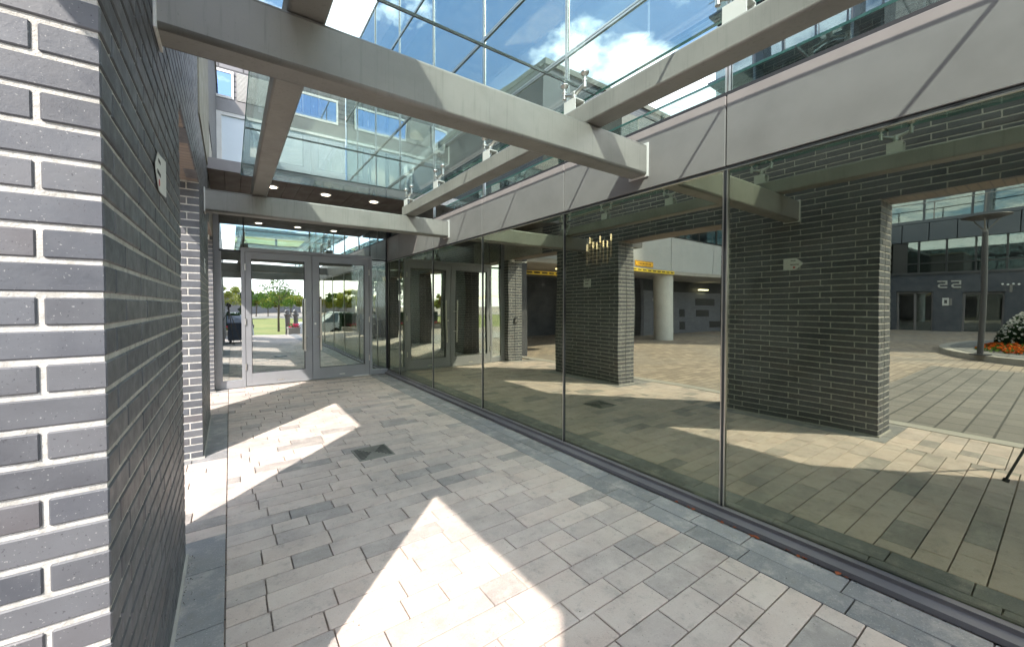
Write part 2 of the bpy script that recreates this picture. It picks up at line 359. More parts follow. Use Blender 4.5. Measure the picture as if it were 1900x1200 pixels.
for y0, y1 in ((-5.5, -3.79), (-2.21, -.52), (1.05, 2.86), (4.28, 6.08), (7.55, 7.76)):
    pave(p, -.30, -.035, y0, y1, [.25], [.45, .6], along='Y'); pave(p, -1.05, -.30, y0, y1, [.25], [.45, .6])
tag(p.build('paving_border', M['border']), kind='structure')
p = MB(); p.box(-1.27, -1.06, -5.5, 8.4, -.02, .004); tag(p.build('kerb_strip', M['conc']), kind='structure')
p = MB(); p.box(-8.6, -1.30, -1.2, 1.9, -.02, -.006); tag(p.build('dark_paving_patch', m_brickproc('grey_driveway_setts', 'Z', (.20, .185, .17), (.26, .24, .22), (.06, .055, .05), .45, .22, .02)), kind='structure')

# ------------------------------------------------------------------ brick piers and the wall over them
def runs(a, b, off, L_=.29, gp=.01):
    out_ = []; u = a; v = a + off
    while u < b - .012:
        v = min(v, b)
        if b - v < .05: v = b
        out_.append((u, v - gp if v < b else v)); u = v; v = u + L_ + gp
    return out_
def pier_bricks(mb, x0, x1, y0, y1, n):
    d = .09; xm = (x0 + x1) / 2
    for k in range(n):
        z0 = k * CO + .006; z1 = (k + 1) * CO - .006; A = k % 2 == 1; J = .0012
        for face in (0, 1):                      # 0: +X face (toward the glass), 1: -X face
            fx0, fx1 = (x1 - d, x1) if face == 0 else (x0, x0 + d)
            if A: rr = runs(y0 + .10, y1 - .10, .30)
            else: rr = runs(y0, y1, .20)
            for u, v in rr: mb.cbox(fx0, fx1, u, v, z0, z1, .003, 0, J)
        for end in (0, 1):
            fy0, fy1 = (y0, y0 + d) if end == 0 else (y1 - d, y1)
            if A: segs = [(x0, xm - .006), (xm + .006, x1)]
            else: segs = [(x0 + .10, xm - .006), (xm + .006, x1 - .10)]
            for u, v in segs:
                if not A and random.random() < .0: pass
                mb.cbox(u, v, fy0, fy1, z0, z1, .003, 0, J)
NP = 37
pier_labels = ['dark brick pier at the road end of the row behind the camera', 'dark brick pier beside the camera, farthest from the entrance doors',
               'nearest brick pier, cut by the left photo edge, with a curled arrow sign',
               'dark brick pier in the middle of the row, behind the near one on the left',
               'last dark brick pier of the row, against the entrance doors with a camera on it']
for i, (y0, y1) in enumerate(((-5.40, -3.87), (-2.13, -.60), (1.135, 2.70), (4.39, 5.96), (7.63, 8.4))):  # first pier is unseen, added to stop sun reaching the near border
    t = thing('brick_pier', pier_labels[i], 'pier', ((XL + XO) / 2, (y0 + y1) / 2, 0), 'brick piers of the arcade')
    b = MB(); pier_bricks(b, XO, XL, y0, y1, NP); b.build('brickwork', M['brick'], t)
    c = MB(); c.box(XO + .0045, XL - .0045, y0 + .0045, y1 - .0045, -.03, NP * CO + .01); c.build('mortar_core', M['mortar'], t)
    xm = (XL + XO) / 2; c = MB(); c.box(xm - .005, xm + .005, y0 + .002, y0 + .006, 0, NP * CO); c.build('movement_joint', M['dark'], t)
    c = MB(); c.box(XO - .012, XL + .012, y0 - .012, y1 + .012, -.03, .014); c.build('plinth', M['conc'], t)
t = thing('brick_wall', 'long band of dark brickwork carried over the piers above the openings', 'wall', (XL, 2, NP * CO))
b = MB(); z0 = NP * CO
WT = 3.95; nc = int((WT - z0) / CO)  # top raised, and road end lengthened unseen, to block sun on the paving
for k in range(nc):
    za = z0 + k * CO + .006; zb = za + CO - .012
    for face in (0, 1):
        fx0, fx1 = (XL - .09, XL) if face == 0 else (XO, XO + .09)
        for u, v in runs(-5.40, 6.4 if face == 0 else 8.4, .20 if k % 2 else .10): b.cbox(fx0, fx1, u, v, za, zb, .003, 0, .0012)
    for (u, v) in ((XO + .10, XL - .10),): b.cbox(u, v, -5.40, -5.31, za, zb, .003)
b.build('brickwork', M['brick'], t)
c = MB(); c.box(XO + .0045, XL - .0045, -5.39, 8.4, z0 + .012, z0 + nc * CO - .002); c.build('mortar_core', M['mortar'], t)
for y0, y1 in ((-3.87, -2.13), (-.60, 1.135), (2.70, 4.39), (5.96, 7.63)):
    c = MB(); c.box(XO + .012, XL - .012, y0 + .02, y1 - .02, z0 + .006, z0 + .014); c.build('lintel_soffit', M['soffbrick'], t)
c = MB(); c.box(XO - .03, XL + .0, -5.42, 4.35, z0 + nc * CO, z0 + nc * CO + .05); c.build('coping', M['olive'], t)
c = MB(); c.box(XO, XL + .012, 4.36, 6.4, 3.12, 4.75); c.build('metal_trim', M['olive'], t)
# building on the left beyond the arcade
t = thing('brick_building', 'dark brick building side rising above the far end of the arcade wall', 'building', (-3, 9, 0))
c = MB(); c.box(-6, XL, 6.42, 11.2, 4.0, 6.6); c.box(-6, XL - .002, 7.9, 11.2, 3.3, 4.0); c.build('wall', M['brXg'], t)
c = MB(); c.box(-6.05, XL + .03, 6.37, 11.2, 6.6, 6.72); c.build('roof_edge', M['olive'], t)

# ------------------------------------------------------------------ steel frame
t = thing('steel_frame', 'taupe painted steel beams crossing over the walkway under the glass canopy', 'canopy frame', (1.2, 1.9, 2.4))
ZB, ZT, ZL = 2.405, 2.64, 2.785
for y in (-1.42, 1.84, 5.10):
    o = bevelled('cross_beam', M['beam'], None, XL + .012, GX - .022, y, y + .15, ZB, ZT, .02, 4); o.parent = t; o.matrix_parent_inverse = t.matrix_basis.inverted()
    e = MB(); e.cbox(GX - .021, GX - .008, y - .012, y + .162, ZB - .012, ZT + .012, .002); e.build('end_plate', M['bracket'], o)
    e = MB(); e.cbox(XL + .001, XL + .012, y - .012, y + .162, ZB - .012, ZT + .012, .002); e.build('end_plate', M['bracket'], o)
for x in (.215, 2.035):
    o = bevelled('long_beam', M['beam'], None, x, x + .155, -1.62, 5.25, ZT + .002, ZL, .015, 4); o.parent = t; o.matrix_parent_inverse = t.matrix_basis.inverted()
# spider fittings
ZC = 3.055
def spider(name, label):
    r = thing(name, label, 'glass fitting', (0, 0, 0), 'spider fittings holding the canopy glass')
    b = MB(); w = .05
    b.box(-w, w, -.055, .055, .088, .096); b.box(-w, -w + .008, -.055, .055, 0, .088); b.box(w - .008, w, -.055, .055, 0, .088); b.build('bracket', M['bracket'], r)
    b = MB(); b.tube((0, 0, .05), (0, 0, .13), .011, seg=12); b.tube((0, 0, .105), (0, 0, .118), .02, seg=6); b.tube((0, 0, .070), (0, 0, .084), .019, seg=6); b.tube((0, 0, .125), (0, 0, .165), .02, seg=14); b.build('bolt', M['silver'], r)
    for s in (-1, 1):
        y = s * .10; e = MB(); e.tube((0, 0, .145), (0, y, .185), .017, .010, 12); e.tube((0, y, .155), (0, y, .215), .014, seg=12); e.tube((0, y, .198), (0, y, .208), .019, seg=12)
        a = e.build('arm', M['silver'], r)
        e = MB(); e.tube((0, y, .215), (0, y, .240), .007, seg=10); e.lathe((0, y, .236), [(.008, 0), (.024, .008), (.030, .018), (.030, .0285), (.0, .0285)], 18); e.build('knob', M['silver'], a)
    return r
JY = [-1.18, -.08, 1.02, 2.12, 3.22, 4.32, 5.42]
ordw = ['behind the camera', 'above the camera', 'above the first glass bay', 'just before the near cross beam', 'third from the doors', 'second from the doors', 'nearest the entrance doors']
proto = None
for xi, x in enumerate((.2925, 2.1125)):
    for i, y in enumerate(JY):
        lb = 'stainless spider fitting on the %s beam, %s' % (('left long', 'right long')[xi], ['at its outer end, nearest the road', 'right above the camera', 'at the first joint past the camera', 'just beyond the near cross beam', 'midway between the two cross beams', 'shortly before the far cross beam', 'beyond the far cross beam, nearest the doors'][i])
        yy = min(y - (.02 if i != 6 else .05), 5.2) - (.06 if i < 6 else 0)
        if i == 6: yy = 5.19
        if proto is None: proto = spider('spider_fitting', lb); proto.location = (x, yy, ZL)
        else: dup(proto, (x, yy, ZL), lb)
# glass canopy
ye = [-1.62] + JY + [5.885]
cl = ['nearest the road', 'behind the camera', 'overhead beside the near pier', 'just before the near cross beam', 'just past the near cross beam', 'in the middle of the canopy', 'before the far cross beam', 'over the far cross beam, overlapping the soffit']
for i in range(len(ye) - 1):
    y0, y1 = ye[i] + .006, ye[i + 1] - .006
    t = thing('glass_panel', 'clear greenish canopy glass panel ' + cl[i], 'glass panel', (1.27, (y0 + y1) / 2, ZC), 'clear glass panels of the canopy')
    b = MB(); b.box(.135, 2.42, y0, y1, ZC, ZC + .017); b.build('pane', M['glassC'], t)
    b = MB(); b.box(.129, .135, y0, y1, ZC, ZC + .017); b.build('polished_edge', M['edge'], t)
    b = MB(); b.box(2.42, 2.426, y0, y1, ZC, ZC + .017); b.build('polished_edge', M['edge'], t)
    if i < len(ye) - 2:
        b = MB(); b.box(.135, 2.42, y1, y1 + .012, ZC + .001, ZC + .016); b.build('sealant_joint', M['sealant'], t)

# ------------------------------------------------------------------ glazed building on the right
t = thing('glazed_building', 'tall glazed building side with mirror glass below and grey panel band above', 'building', (GX, 3, 0))
MY = [1.2723 + 1.4667 * k for k in range(-1, 5)] + [7.1392 + .0]; MY = sorted(set(round(v, 3) for v in MY)); MY = [-1.5] + MY
cuts = MY + [DY]
for a, b_ in zip(cuts[:-1], cuts[1:]):
    ea, eb = a + .008, b_ - .008
    w = MB(); w.box(-.006, .006, -(eb - ea) / 2, (eb - ea) / 2, -(ZG - .07) / 2, (ZG - .07) / 2)
    o = w.build('window_pane', M['glassW']); o.location = (GX + .012, (ea + eb) / 2, (ZG + .07) / 2); o.rotation_euler = (0, R(random.uniform(-.06, .06)), R(random.uniform(-.10, .10)))
    o.parent = t; o.matrix_parent_inverse = t.matrix_basis.inverted()
for y in MY[1:]:
    big = abs(y - 1.272) < .02; hw = .012 if big else .008
    w = MB(); w.box(GX - .004, GX + .075, y - hw * .55, y + hw * .55, .07, ZG); o = w.build('gasket', M['dark'], t)
    w = MB()
    for s in ((-1, 1) if big else (1,)): w.box(GX - .006, GX + .004, y + s * hw - .0035, y + s * hw + .0035, .07, ZG)
    w.build('mullion_trim', M['silver'], t)
w = MB(); w.prism([(GX - .075, 0), (GX - .075, .030), (GX - .030, .045), (GX - .030, .064), (GX + .03, .070), (GX + .03, 0)], 'Y', -1.5, DY - .04); w.build('sill', M['sill'], t, fix=True)
w = MB(); w.box(GX - .034, GX - .010, -1.5, DY - .04, .0645, .0695); w.build('sill_cap', M['sill'], t)
for a, b_ in zip(cuts[:-1], cuts[1:]):
    w = MB(); w.cbox(GX - .008, GX + .06, a + .004, b_ - .004, ZG + .025, ZF - .004, .003); w.build('fascia_panel', M['fascia'], t)
w = MB(); w.box(GX + .0, GX + .06, -1.5, DY, ZG + .004, ZG + .024); w.box(GX + .002, GX + .06, -1.5, 11.2, ZF, ZF + .022); w.build('shadow_gap', M['dark'], t)
w = MB(); w.box(GX - .004, GX + .01, -1.5, DY, ZG, ZG + .006); w.build('drip_trim', M['silver'], t)
w = MB(); w.box(GX + .02, GX + .05, -1.5, DY, ZG, ZF); w.build('panel_backing', M['mortar'], t)
UY = MY + [MY[-1] + 1.4667, MY[-1] + 2.933, 11.2]; UZ = [ZF + .022, 3.80, 4.77, 6.47, 7.95]
for a, b_ in zip(UY[:-1], UY[1:]):
    for c_, d_ in zip(UZ[:-1], UZ[1:]):
        w = MB(); hy = (b_ - a - .02) / 2; hz = (d_ - c_ - .02) / 2; w.box(-.006, .006, -hy, hy, -hz, hz)
        o = w.build('upper_pane', M['glassU']); o.location = (GX + .03, (a + b_) / 2, (c_ + d_) / 2); o.rotation_euler = (0, R(random.uniform(-.07, .07)), R(random.uniform(-.12, .12)))
        o.parent = t; o.matrix_parent_inverse = t.matrix_basis.inverted()
for y in UY[1:-1]:
    w = MB(); w.box(GX + .016, GX + .08, y - .010, y + .010, UZ[0], 7.95); w.box(GX + .010, GX + .016, y - .016, y - .004, UZ[0], 7.95, 1); w.box(GX + .010, GX + .016, y + .004, y + .016, UZ[0], 7.95, 1)
    w.build('upper_mullion', [M['dark'], M['silver']], t)
for z in UZ[1:]:
    w = MB(); w.box(GX + .017, GX + .08, -1.5, 11.2, z - .012, z + .012); w.box(GX + .009, GX + .0165, -1.5, 11.2, z - .02, z - .004, 1); w.box(GX + .009, GX + .0165, -1.5, 11.2, z + .004, z + .02, 1)
    w.build('transom', [M['dark'], M['silver']], t)
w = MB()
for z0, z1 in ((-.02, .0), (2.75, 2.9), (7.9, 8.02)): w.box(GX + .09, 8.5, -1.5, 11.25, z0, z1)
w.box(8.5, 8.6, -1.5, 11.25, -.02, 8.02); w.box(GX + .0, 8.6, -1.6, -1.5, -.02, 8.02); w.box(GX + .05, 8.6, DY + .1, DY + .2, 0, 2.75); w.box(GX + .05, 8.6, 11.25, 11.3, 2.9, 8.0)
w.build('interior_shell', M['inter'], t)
# lit pendant tubes inside
tubes = [(270, 310), (318, 190), (373, 268), (438, 275), (494, 165), (548, 238), (618, 245), (680, 127)]
def ray(u, v):
    y = R(33.48); pt = R(1.178)
    fw = Vector((math.sin(y) * math.cos(pt), math.cos(y) * math.cos(pt), -math.sin(pt))); rt = Vector((math.cos(y), -math.sin(y), 0)); up = rt.cross(fw)
    return fw + rt * ((u - 903.8) / 721) - up * ((v - 581.1) / 721)
pl = ['leftmost, low', 'second from the left, high', 'third from the left, low', 'fourth from the left, lowest in the middle', 'fifth from the left, high', 'sixth from the left, low', 'seventh from the left, low', 'rightmost and highest']
for i, (a, b_) in enumerate(tubes):
    d = ray(1060 + a / 9.23, 420 + b_ / 9.23); k = 4.1 / d.x; P_ = Vector((0, 0, 1.4)) + d * k
    r = thing('pendant_light', 'slim glowing pendant rod behind the mirror glass, ' + pl[i], 'pendant light', P_, 'lit pendant rods inside the lobby')
    w = MB(); w.tube(P_ - Vector((0, 0, .085)), P_, .0095, seg=10); w.build('led_tip', M['glow'], r)
    w = MB(); w.tube(P_ - Vector((0, 0, .30)), P_ - Vector((0, 0, .086)), .009, seg=10); w.build('acrylic_rod', M['rod'], r)
    w = MB(); w.tube(P_, (P_.x, P_.y, 2.75), .002, seg=6); w.build('cord', M['dark'], r)

# ------------------------------------------------------------------ entrance screen and doors
FY = DY
t = thing('entrance_screen', 'grey aluminium entrance screen with transom glass around the double doors', 'glazed screen', (1.2, FY, 0))
F = MB()
def bar(mb, x0, x1, z0, z1, y0=None, y1=None): mb.cbox(x0, x1, FY - .045 if y0 is None else y0, FY + .05 if y1 is None else y1, z0, z1, .002)
D0, D1, ZD = .215, 2.325, 2.32
bar(F, XL - .0, XL + .075, 0, 3.08); bar(F, D0 - .055, D0, 0, ZD + .06); bar(F, D1, D1 + .055, 0, ZD + .06); bar(F, D0, D1, ZD, ZD + .06)
bar(F, XL + .075, D0 - .055, 0, .13, FY - .04); bar(F, D1 + .055, GX - .012, 0, .10, FY - .04); bar(F, XL + .075, XL + .105, .13, 2.30, FY - .035)
F.build('frame', M['frame'], t)
F = MB(); bar(F, XL + .075, D0 - .055, 2.30, 2.335, FY - .02); bar(F, D1 + .055, GX - .012, 2.30, 2.325, FY - .02)
for x in (D0 - .012, D1 + .03): bar(F, x - .008, x + .008, ZD + .06, 3.08, FY - .012, FY + .03)
bar(F, GX - .035, GX - .0125, .07, 3.08, FY - .02, FY + .04); bar(F, XL + .076, XL + .082, 2.335, 3.08, FY - .03, FY)
F.build('black_joint', M['dark'], t)
for nm, x0, x1, z0, z1 in (('side_pane', XL + .105, D0 - .055, .13, 2.30), ('side_pane', D1 + .055, GX - .035, .10, 2.30), ('transom_pane', XL + .082, D0 - .02, 2.335, 3.08), ('transom_pane', D0 - .004, D1 + .022, ZD + .06, 3.08), ('transom_pane', D1 + .038, GX - .035, 2.325, 3.08)):
    F = MB(); F.box(-(x1 - x0) / 2, (x1 - x0) / 2, -.005, .005, -(z1 - z0) / 2, (z1 - z0) / 2); o = F.build(nm, M['glassD']); o.location = ((x0 + x1) / 2, FY, (z0 + z1) / 2)
    o.rotation_euler = (R(random.uniform(-.05, .05)), 0, R(random.uniform(-.08, .08))); o.parent = t; o.matrix_parent_inverse = t.matrix_basis.inverted()
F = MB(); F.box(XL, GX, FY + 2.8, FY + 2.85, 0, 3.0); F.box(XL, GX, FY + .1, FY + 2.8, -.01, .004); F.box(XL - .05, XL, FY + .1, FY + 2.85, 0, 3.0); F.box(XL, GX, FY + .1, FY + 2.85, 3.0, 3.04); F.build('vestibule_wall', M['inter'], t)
F = MB(); F.box(D0 - .02, D1 + .02, FY - .09, FY + .05, .001, .012); F.build('threshold', M['silver'], t)
XC = (D0 + D1) / 2
for s, x0, x1 in ((-1, D0 + .006, XC - .004), (1, XC + .004, D1 - .006)):
    r = thing('glass_door', 'grey framed glass door leaf with bar handle, %s of the pair' % ('left' if s < 0 else 'right'), 'door', ((x0 + x1) / 2, FY, 0), 'leaves of the entrance doors')
    F = MB(); z0, z1 = .018, ZD - .006; st = .085; so_ = .105 if True else 0
    hx0, hx1 = (st, st + .035) if s < 0 else (st + .035, st)
    F.cbox(x0, x0 + hx0, FY - .04, FY + .03, z0, z1, .002); F.cbox(x1 - hx1, x1, FY - .04, FY + .03, z0, z1, .002)
    F.cbox(x0 + hx0, x1 - hx1, FY - .04, FY + .03, z0, .23, .002); F.cbox(x0 + hx0, x1 - hx1, FY - .04, FY + .03, z1 - .12, z1, .002)
    F.build('door_frame', M['frame'], r)
    F = MB(); g0, g1, gz0, gz1 = x0 + hx0, x1 - hx1, .23, z1 - .12
    for q in ((g0, g0 + .008, gz0, gz1), (g1 - .008, g1, gz0, gz1), (g0 + .008, g1 - .008, gz0, gz0 + .008), (g0 + .008, g1 - .008, gz1 - .008, gz1)): F.box(q[0], q[1], FY - .038, FY - .006, q[2], q[3])
    F.build('gasket', M['dark'], r)
    F = MB(); F.box(-(g1 - g0) / 2, (g1 - g0) / 2, -.004, .004, -(gz1 - gz0) / 2, (gz1 - gz0) / 2); o = F.build('pane', M['glassD']); o.location = ((g0 + g1) / 2, FY, (gz0 + gz1) / 2); o.rotation_euler = (R(random.uniform(-.06, .06)), 0, R(random.uniform(-.1, .1))); o.parent = r; o.matrix_parent_inverse = r.matrix_basis.inverted()
    hx = XC + s * .135; F = MB(); F.tube((hx, FY - .115, .57), (hx, FY - .115, 1.52), .016, seg=16); hb = F.build('handle', M['silver'], r)
    F = MB()
    for z in (.82, 1.27): F.tube((hx, FY - .115, z), (hx - s * .055, FY - .04, z), .008, seg=10)
    F.build('handle_mount', M['silver'], hb)
    hxx = x0 if s < 0 else x1
    for z in (.35, 1.12, 2.05): F = MB(); F.tube((hxx, FY - .05, z - .055), (hxx, FY - .05, z + .055), .011, seg=10); F.build('hinge', M['silver'], r)
    F = MB(); F.box((x0 + x1) / 2 - .05, (x0 + x1) / 2 + .05, FY - .0425, FY - .040, .075, .088); F.build('maker_plate', M['silver'], r)
    if s > 0: F = MB(); F.tube((XC + .05, FY - .046, 1.06), (XC + .05, FY - .040, 1.06), .018, seg=16); F.build('lock_cylinder', M['silver'], r)
# dark astragal line between leaves, soffit with boards and downlights
ZS = 3.09
t = thing('entrance_soffit', 'dark brown boarded soffit of the low roof over the entrance doors', 'soffit', (1.2, 6.8, ZS))
F = MB(); x = XL + .002
while x < GX - .01:
    F.cbox(x, min(x + .176, GX - .004), 5.93, FY + .05, ZS, ZS + .02, .002); x += .180
F.build('board', M['wood'], t)
F = MB(); F.box(XL, GX - .003, 5.93, 11.18, ZS + .021, ZS + .12); F.build('roof_slab', M['dark'], t)
F = MB(); F.box(XL, GX - .003, 5.90, 5.93, ZS - .006, ZS + .13); F.build('edge_trim', M['sill'], t)
for i, x in enumerate((-.2 + .02, .52, 1.24, 1.98)):
    if i == 0: continue
    r = thing('downlight', 'round lit downlight in the brown soffit, %s' % ['', 'left one of three', 'middle one of three', 'right one of three'][i], 'downlight', (x, 6.35, ZS), 'downlights in the entrance soffit')
    F = MB(); F.tube((x, 6.35, ZS - .002), (x, 6.35, ZS - .006), .062, seg=24); F.build('lens', M['glowd'], r)
    F = MB(); F.lathe((x, 6.35, ZS - .009), [(.062, 0), (.082, .002), (.086, .008)], 24); F.build('trim_ring', M['white'], r)
# end facade above the low roof
YF = 11.2
t = thing('brick_facade', 'grey brick upper facade with windows and louvres above the entrance', 'building', (1, YF, 3.2))
F = MB(); F.box(-6, GX + .0, YF, YF + .3, 6.28, 7.9); F.build('wall', M['brY'], t)
F = MB(); F.box(XL - .1, GX, YF - .03, YF + .3, 5.98, 6.28); F.build('sill_band', M['fascia'], t)
F = MB(); F.box(XL, GX, YF + .02, YF + .3, 4.72, 5.98); F.build('spandrel', M['pale'], t)
F = MB()
for q in ((XL - .1, XL + .1, 4.62, 5.96),): F.box(q[0], q[1], YF - .05, YF + .02, q[2], q[3])
F.box(XL, GX, YF - .06, YF + .02, 4.60, 4.74); F.box(XL, GX, YF - .02, YF + .02, 5.90, 5.98); F.build('spandrel_frame', M['bracket'], t)
F = MB(); F.box(XL, GX, YF, YF + .3, 3.2, 4.60); F.build('lower_wall', M['inter'], t)
for x0, x1 in ((-.36, .13), (.98, 2.52)):
    F = MB(); w_ = .045
    F.box(x0, x0 + w_, YF - .03, YF, 6.30, 6.96); F.box(x1 - w_, x1, YF - .03, YF, 6.30, 6.96); F.box(x0 + w_, x1 - w_, YF - .03, YF, 6.30, 6.36); F.box(x0 + w_, x1 - w_, YF - .03, YF, 6.90, 6.96); fr = F.build('window', M['bracket'], t)
    F = MB(); F.box(x0 + w_, x1 - w_, YF - .012, YF - .006, 6.36, 6.90); F.build('pane', M['bluewin'], fr)
    F = MB(); F.box(x0 + w_, x1 - w_, YF - .004, YF - .001, 6.36, 6.90); F.build('curtain', M['curtain'], fr)
F = MB()
for k in range(22): F.box(.19, .95, YF - .03, YF - .004, 6.31 + k * .03, 6.322 + k * .03)
F.box(.19, .95, YF - .004, YF - .001, 6.30, 6.97, 1); F.build('louvre', [M['bracket'], M['dark']], t)
F = MB(); F.box(-6, GX + .1, YF - .05, YF + .35, 7.9, 8.0); F.build('parapet_cap', M['fascia'], t)

# ------------------------------------------------------------------ small things on the walkway
t = thing('drain_grate', 'square cast iron drain grate set in the pavers', 'drain', (1.12, 3.665, 0))
F = MB(); F.cbox(.955, 1.285, 3.505, 3.825, -.02, .0045, .002); F.build('frame', M['grate'], t)
F = MB(); n = 9
for i in range(n):
    yy = 3.665 + (i - 4) * .031; ext = .125 - abs(i - 4) * .0
    inner = .012 + (abs(i - 4)) * .0265 if False else .0
    d_ = .02 + (4 - abs(i - 4)) * 0.0
    for s in (-1, 1):
        L0 = .018 + abs(i - 4) * .022; x0, x1 = 1.12 + s * L0, 1.12 + s * .148
        if abs(x1 - x0) > .02: F.box(min(x0, x1), max(x0, x1), yy - .0085, yy + .0085, .0048, .0054)
F.build('slot', M['ink'], t)
for i in range(16):
    yy = .55 + random.random() * 1.0 if i < 12 else .78 + random.random() * .05; xx = 2.637 - random.random() * .02
    F = MB(); a = random.random() * 6.28; s = random.uniform(.006, .016)
    pts = [(xx + math.cos(a + q) * s * k, yy + math.sin(a + q) * s * k, .004 + random.random() * .008) for q, k in ((0, 1.6), (1.2, .7), (2.2, 1), (3.5, 1.3), (4.6, .8))]
    F.add(pts, [(0, 1, 2, 3, 4)]); tag(F.build('dry_leaf', M['leaf']), 'small dry red leaf caught along the foot of the dark sill', 'leaf', 'dry leaves along the sill')
F = MB()
for i in range(420):
    q = random.random()
    if q < .35: x, y = -.205 + abs(random.gauss(0, .02)), random.uniform(1.15, 2.7)
    elif q < .6: x, y = 2.64 - abs(random.gauss(0, .03)), random.uniform(-.5, 7.5)
    elif q < .7: x, y = random.uniform(-.2, 2.5), 7.74 - abs(random.gauss(0, .03))
    else: x, y = random.uniform(0, 2.6), random.uniform(.3, 6)
    k = random.uniform(.0015, .0045); a = random.random() * 3
    F.add([(x + k * math.cos(a), y + k * math.sin(a), .0025), (x - k * math.sin(a), y + k * math.cos(a), .0025), (x - k * math.cos(a), y - k * math.sin(a), .003), (x, y, .003 + k)], [(0, 1, 3), (1, 2, 3), (2, 0, 3)], random.choice((0, 0, 1)))
tag(F.build('grit', [mat('grit_dark', (.06, .05, .035), .95), mat('grit_pale', (.45, .42, .38), .9)]), 'fine grit and crumbs scattered over the pavers', 'grit', kind='stuff')
# arrow sign curling off the near pier
def strip(mb, y0, y1, z, hh, curl, x, mi=0):
    pass
t = thing('arrow_sign', 'white arrow-shaped paper sign curling off the near brick pier', 'sign', (XL, 1.9, 1.9))
F = MB(); n = 8; vs = []
for k in range(n + 1):
    u = k / n; yy = 1.80 + u * .19; lift = .004 + .012 * max(0, u - .55) ** 1.3 * 2.2
    h = .07 if u > .35 else .07 * (.12 + u / .35 * .88)
    vs += [(XL + lift, yy, 1.895 - h), (XL + lift, yy, 1.895 + h)]
F.add(vs, [(2 * k, 2 * k + 2, 2 * k + 3, 2 * k + 1) for k in range(n)], 0, True); F.add([(v[0] + .0015, v[1], v[2]) for v in vs], [(2 * k + 1, 2 * k + 3, 2 * k + 2, 2 * k) for k in range(n)], 0, True)
F.build('paper', M['paper'], t)
F = MB()
for (z, y0, y1, h) in ((1.935, 1.87, 1.93, .012), (1.888, 1.84, 1.925, .014)):
    yy = y0
    while yy < y1: F.box(XL + .0062, XL + .0068, yy, yy + .007, z - h / 2, z + h / 2); yy += .0105
F.build('lettering', M['ink'], t)
F = MB(); F.tube((XL + .006, 1.885, 1.855), (XL + .007, 1.885, 1.855), .013, seg=16); F.build('red_mark', M['red'], t)
t = thing('paper_notice', 'small square white notice taped to the middle brick pier', 'sign', (XL, 5.1, 1.81))
F = MB(); F.box(XL, XL + .004, 5.02, 5.20, 1.74, 1.89); F.build('paper', M['paper'], t)
F = MB()
for z, y0, y1 in ((1.865, 5.06, 5.17), (1.805, 5.08, 5.15)):
    yy = y0
    while yy < y1: F.box(XL + .004, XL + .0046, yy, yy + .011, z - .012, z + .012); yy += .017
F.build('lettering', M['ink'], t)
t = thing('security_camera', 'small white security camera under the soffit on the last brick pier', 'camera', (-.30, 7.6, 2.5))
F = MB(); F.cbox(-.35, -.26, 7.54, 7.63, 2.44, 2.52, .006); F.build('housing', M['white'], t)
F = MB(); F.tube((-.30, 7.56, 2.44), (-.30, 7.56, 2.42), .028, seg=16); F.build('dome', M['black'], t)
t = thing('wall_lamp', 'white rod arm lamp at the top of the last brick pier', 'lamp', (-.5, 7.6, 2.47))
F = MB(); F.tube((-.36, 7.6, 2.46), (-.72, 7.55, 2.46), .008, seg=8); F.build('arm', M['white'], t)
F = MB(); F.lathe((-.73, 7.55, 2.44), [(.0, 0), (.02, .004), (.024, .02), (.012, .04), (0, .042)], 12); F.build('head', M['white'], t)
t = thing('intercom', 'black keypad intercom box on the face of the last brick pier', 'intercom', (-.44, 7.62, 1.02))
F = MB(); F.cbox(-.50, -.40, 7.60, 7.63, .95, 1.09, .005); F.build('housing', M['black'], t)
F = MB(); F.box(-.485, -.455, 7.597, 7.601, .98, 1.06); F.box(-.445, -.415, 7.597, 7.601, .99, 1.03); F.build('button_panel', M['fascia'], t)
# tripod with camera (seen mirrored in the glass)
t = thing('tripod', 'black camera tripod with camera, mirrored in the entrance glass', 'tripod', (-.07, -.11, 0))
c0 = Vector((-.075, -.115, 0))
F = MB()
for a in (R(10), R(130), R(250)):
    d_ = Vector((math.cos(a + .61), math.sin(a + .61), 0)); l = F.n
    G = MB(); G.tube(c0 + Vector((0, 0, 1.16)) + d_ * .03, c0 + d_ * .28 + Vector((0, 0, .62)), .012, seg=10); G.tube(c0 + d_ * .28 + Vector((0, 0, .62)), c0 + d_ * .55 + Vector((0, 0, .02)), .008, seg=10); G.tube(c0 + d_ * .545 + Vector((0, 0, .03)), c0 + d_ * .555 + Vector((0, 0, .0)), .018, seg=10); G.build('leg', M['black'], t)
G = MB(); G.tube(c0 + Vector((0, 0, .9)), c0 + Vector((0, 0, 1.27)), .014, seg=12); G.tube(c0 + Vector((0, 0, 1.13)), c0 + Vector((0, 0, 1.19)), .04, seg=14); G.build('centre_column', M['black'], t)
G = MB(); G.lathe(c0 + Vector((0, 0, 1.25)), [(.0, 0), (.03, .01), (.032, .05), (.02, .075), (0, .08)], 16); G.cbox(c0.x - .035, c0.x + .035, c0.y - .035, c0.y + .035, 1.33, 1.345, .003); G.build('ball_head', M['black'], t)
G = MB(); G.cbox(-.07, .07, -.035, .035, -.05, .05, .008); G.cbox(-.025, .025, -.03, .03, .05, .068, .006); G.tube((0, .03, 0), (0, .10, 0), .034, seg=20)
o = G.build('camera_body', M['black']); o.location = c0 + Vector((0, 0, 1.40)); o.rotation_euler = (0, 0, R(-33.5)); o.parent = t; o.matrix_parent_inverse = t.matrix_basis.inverted()
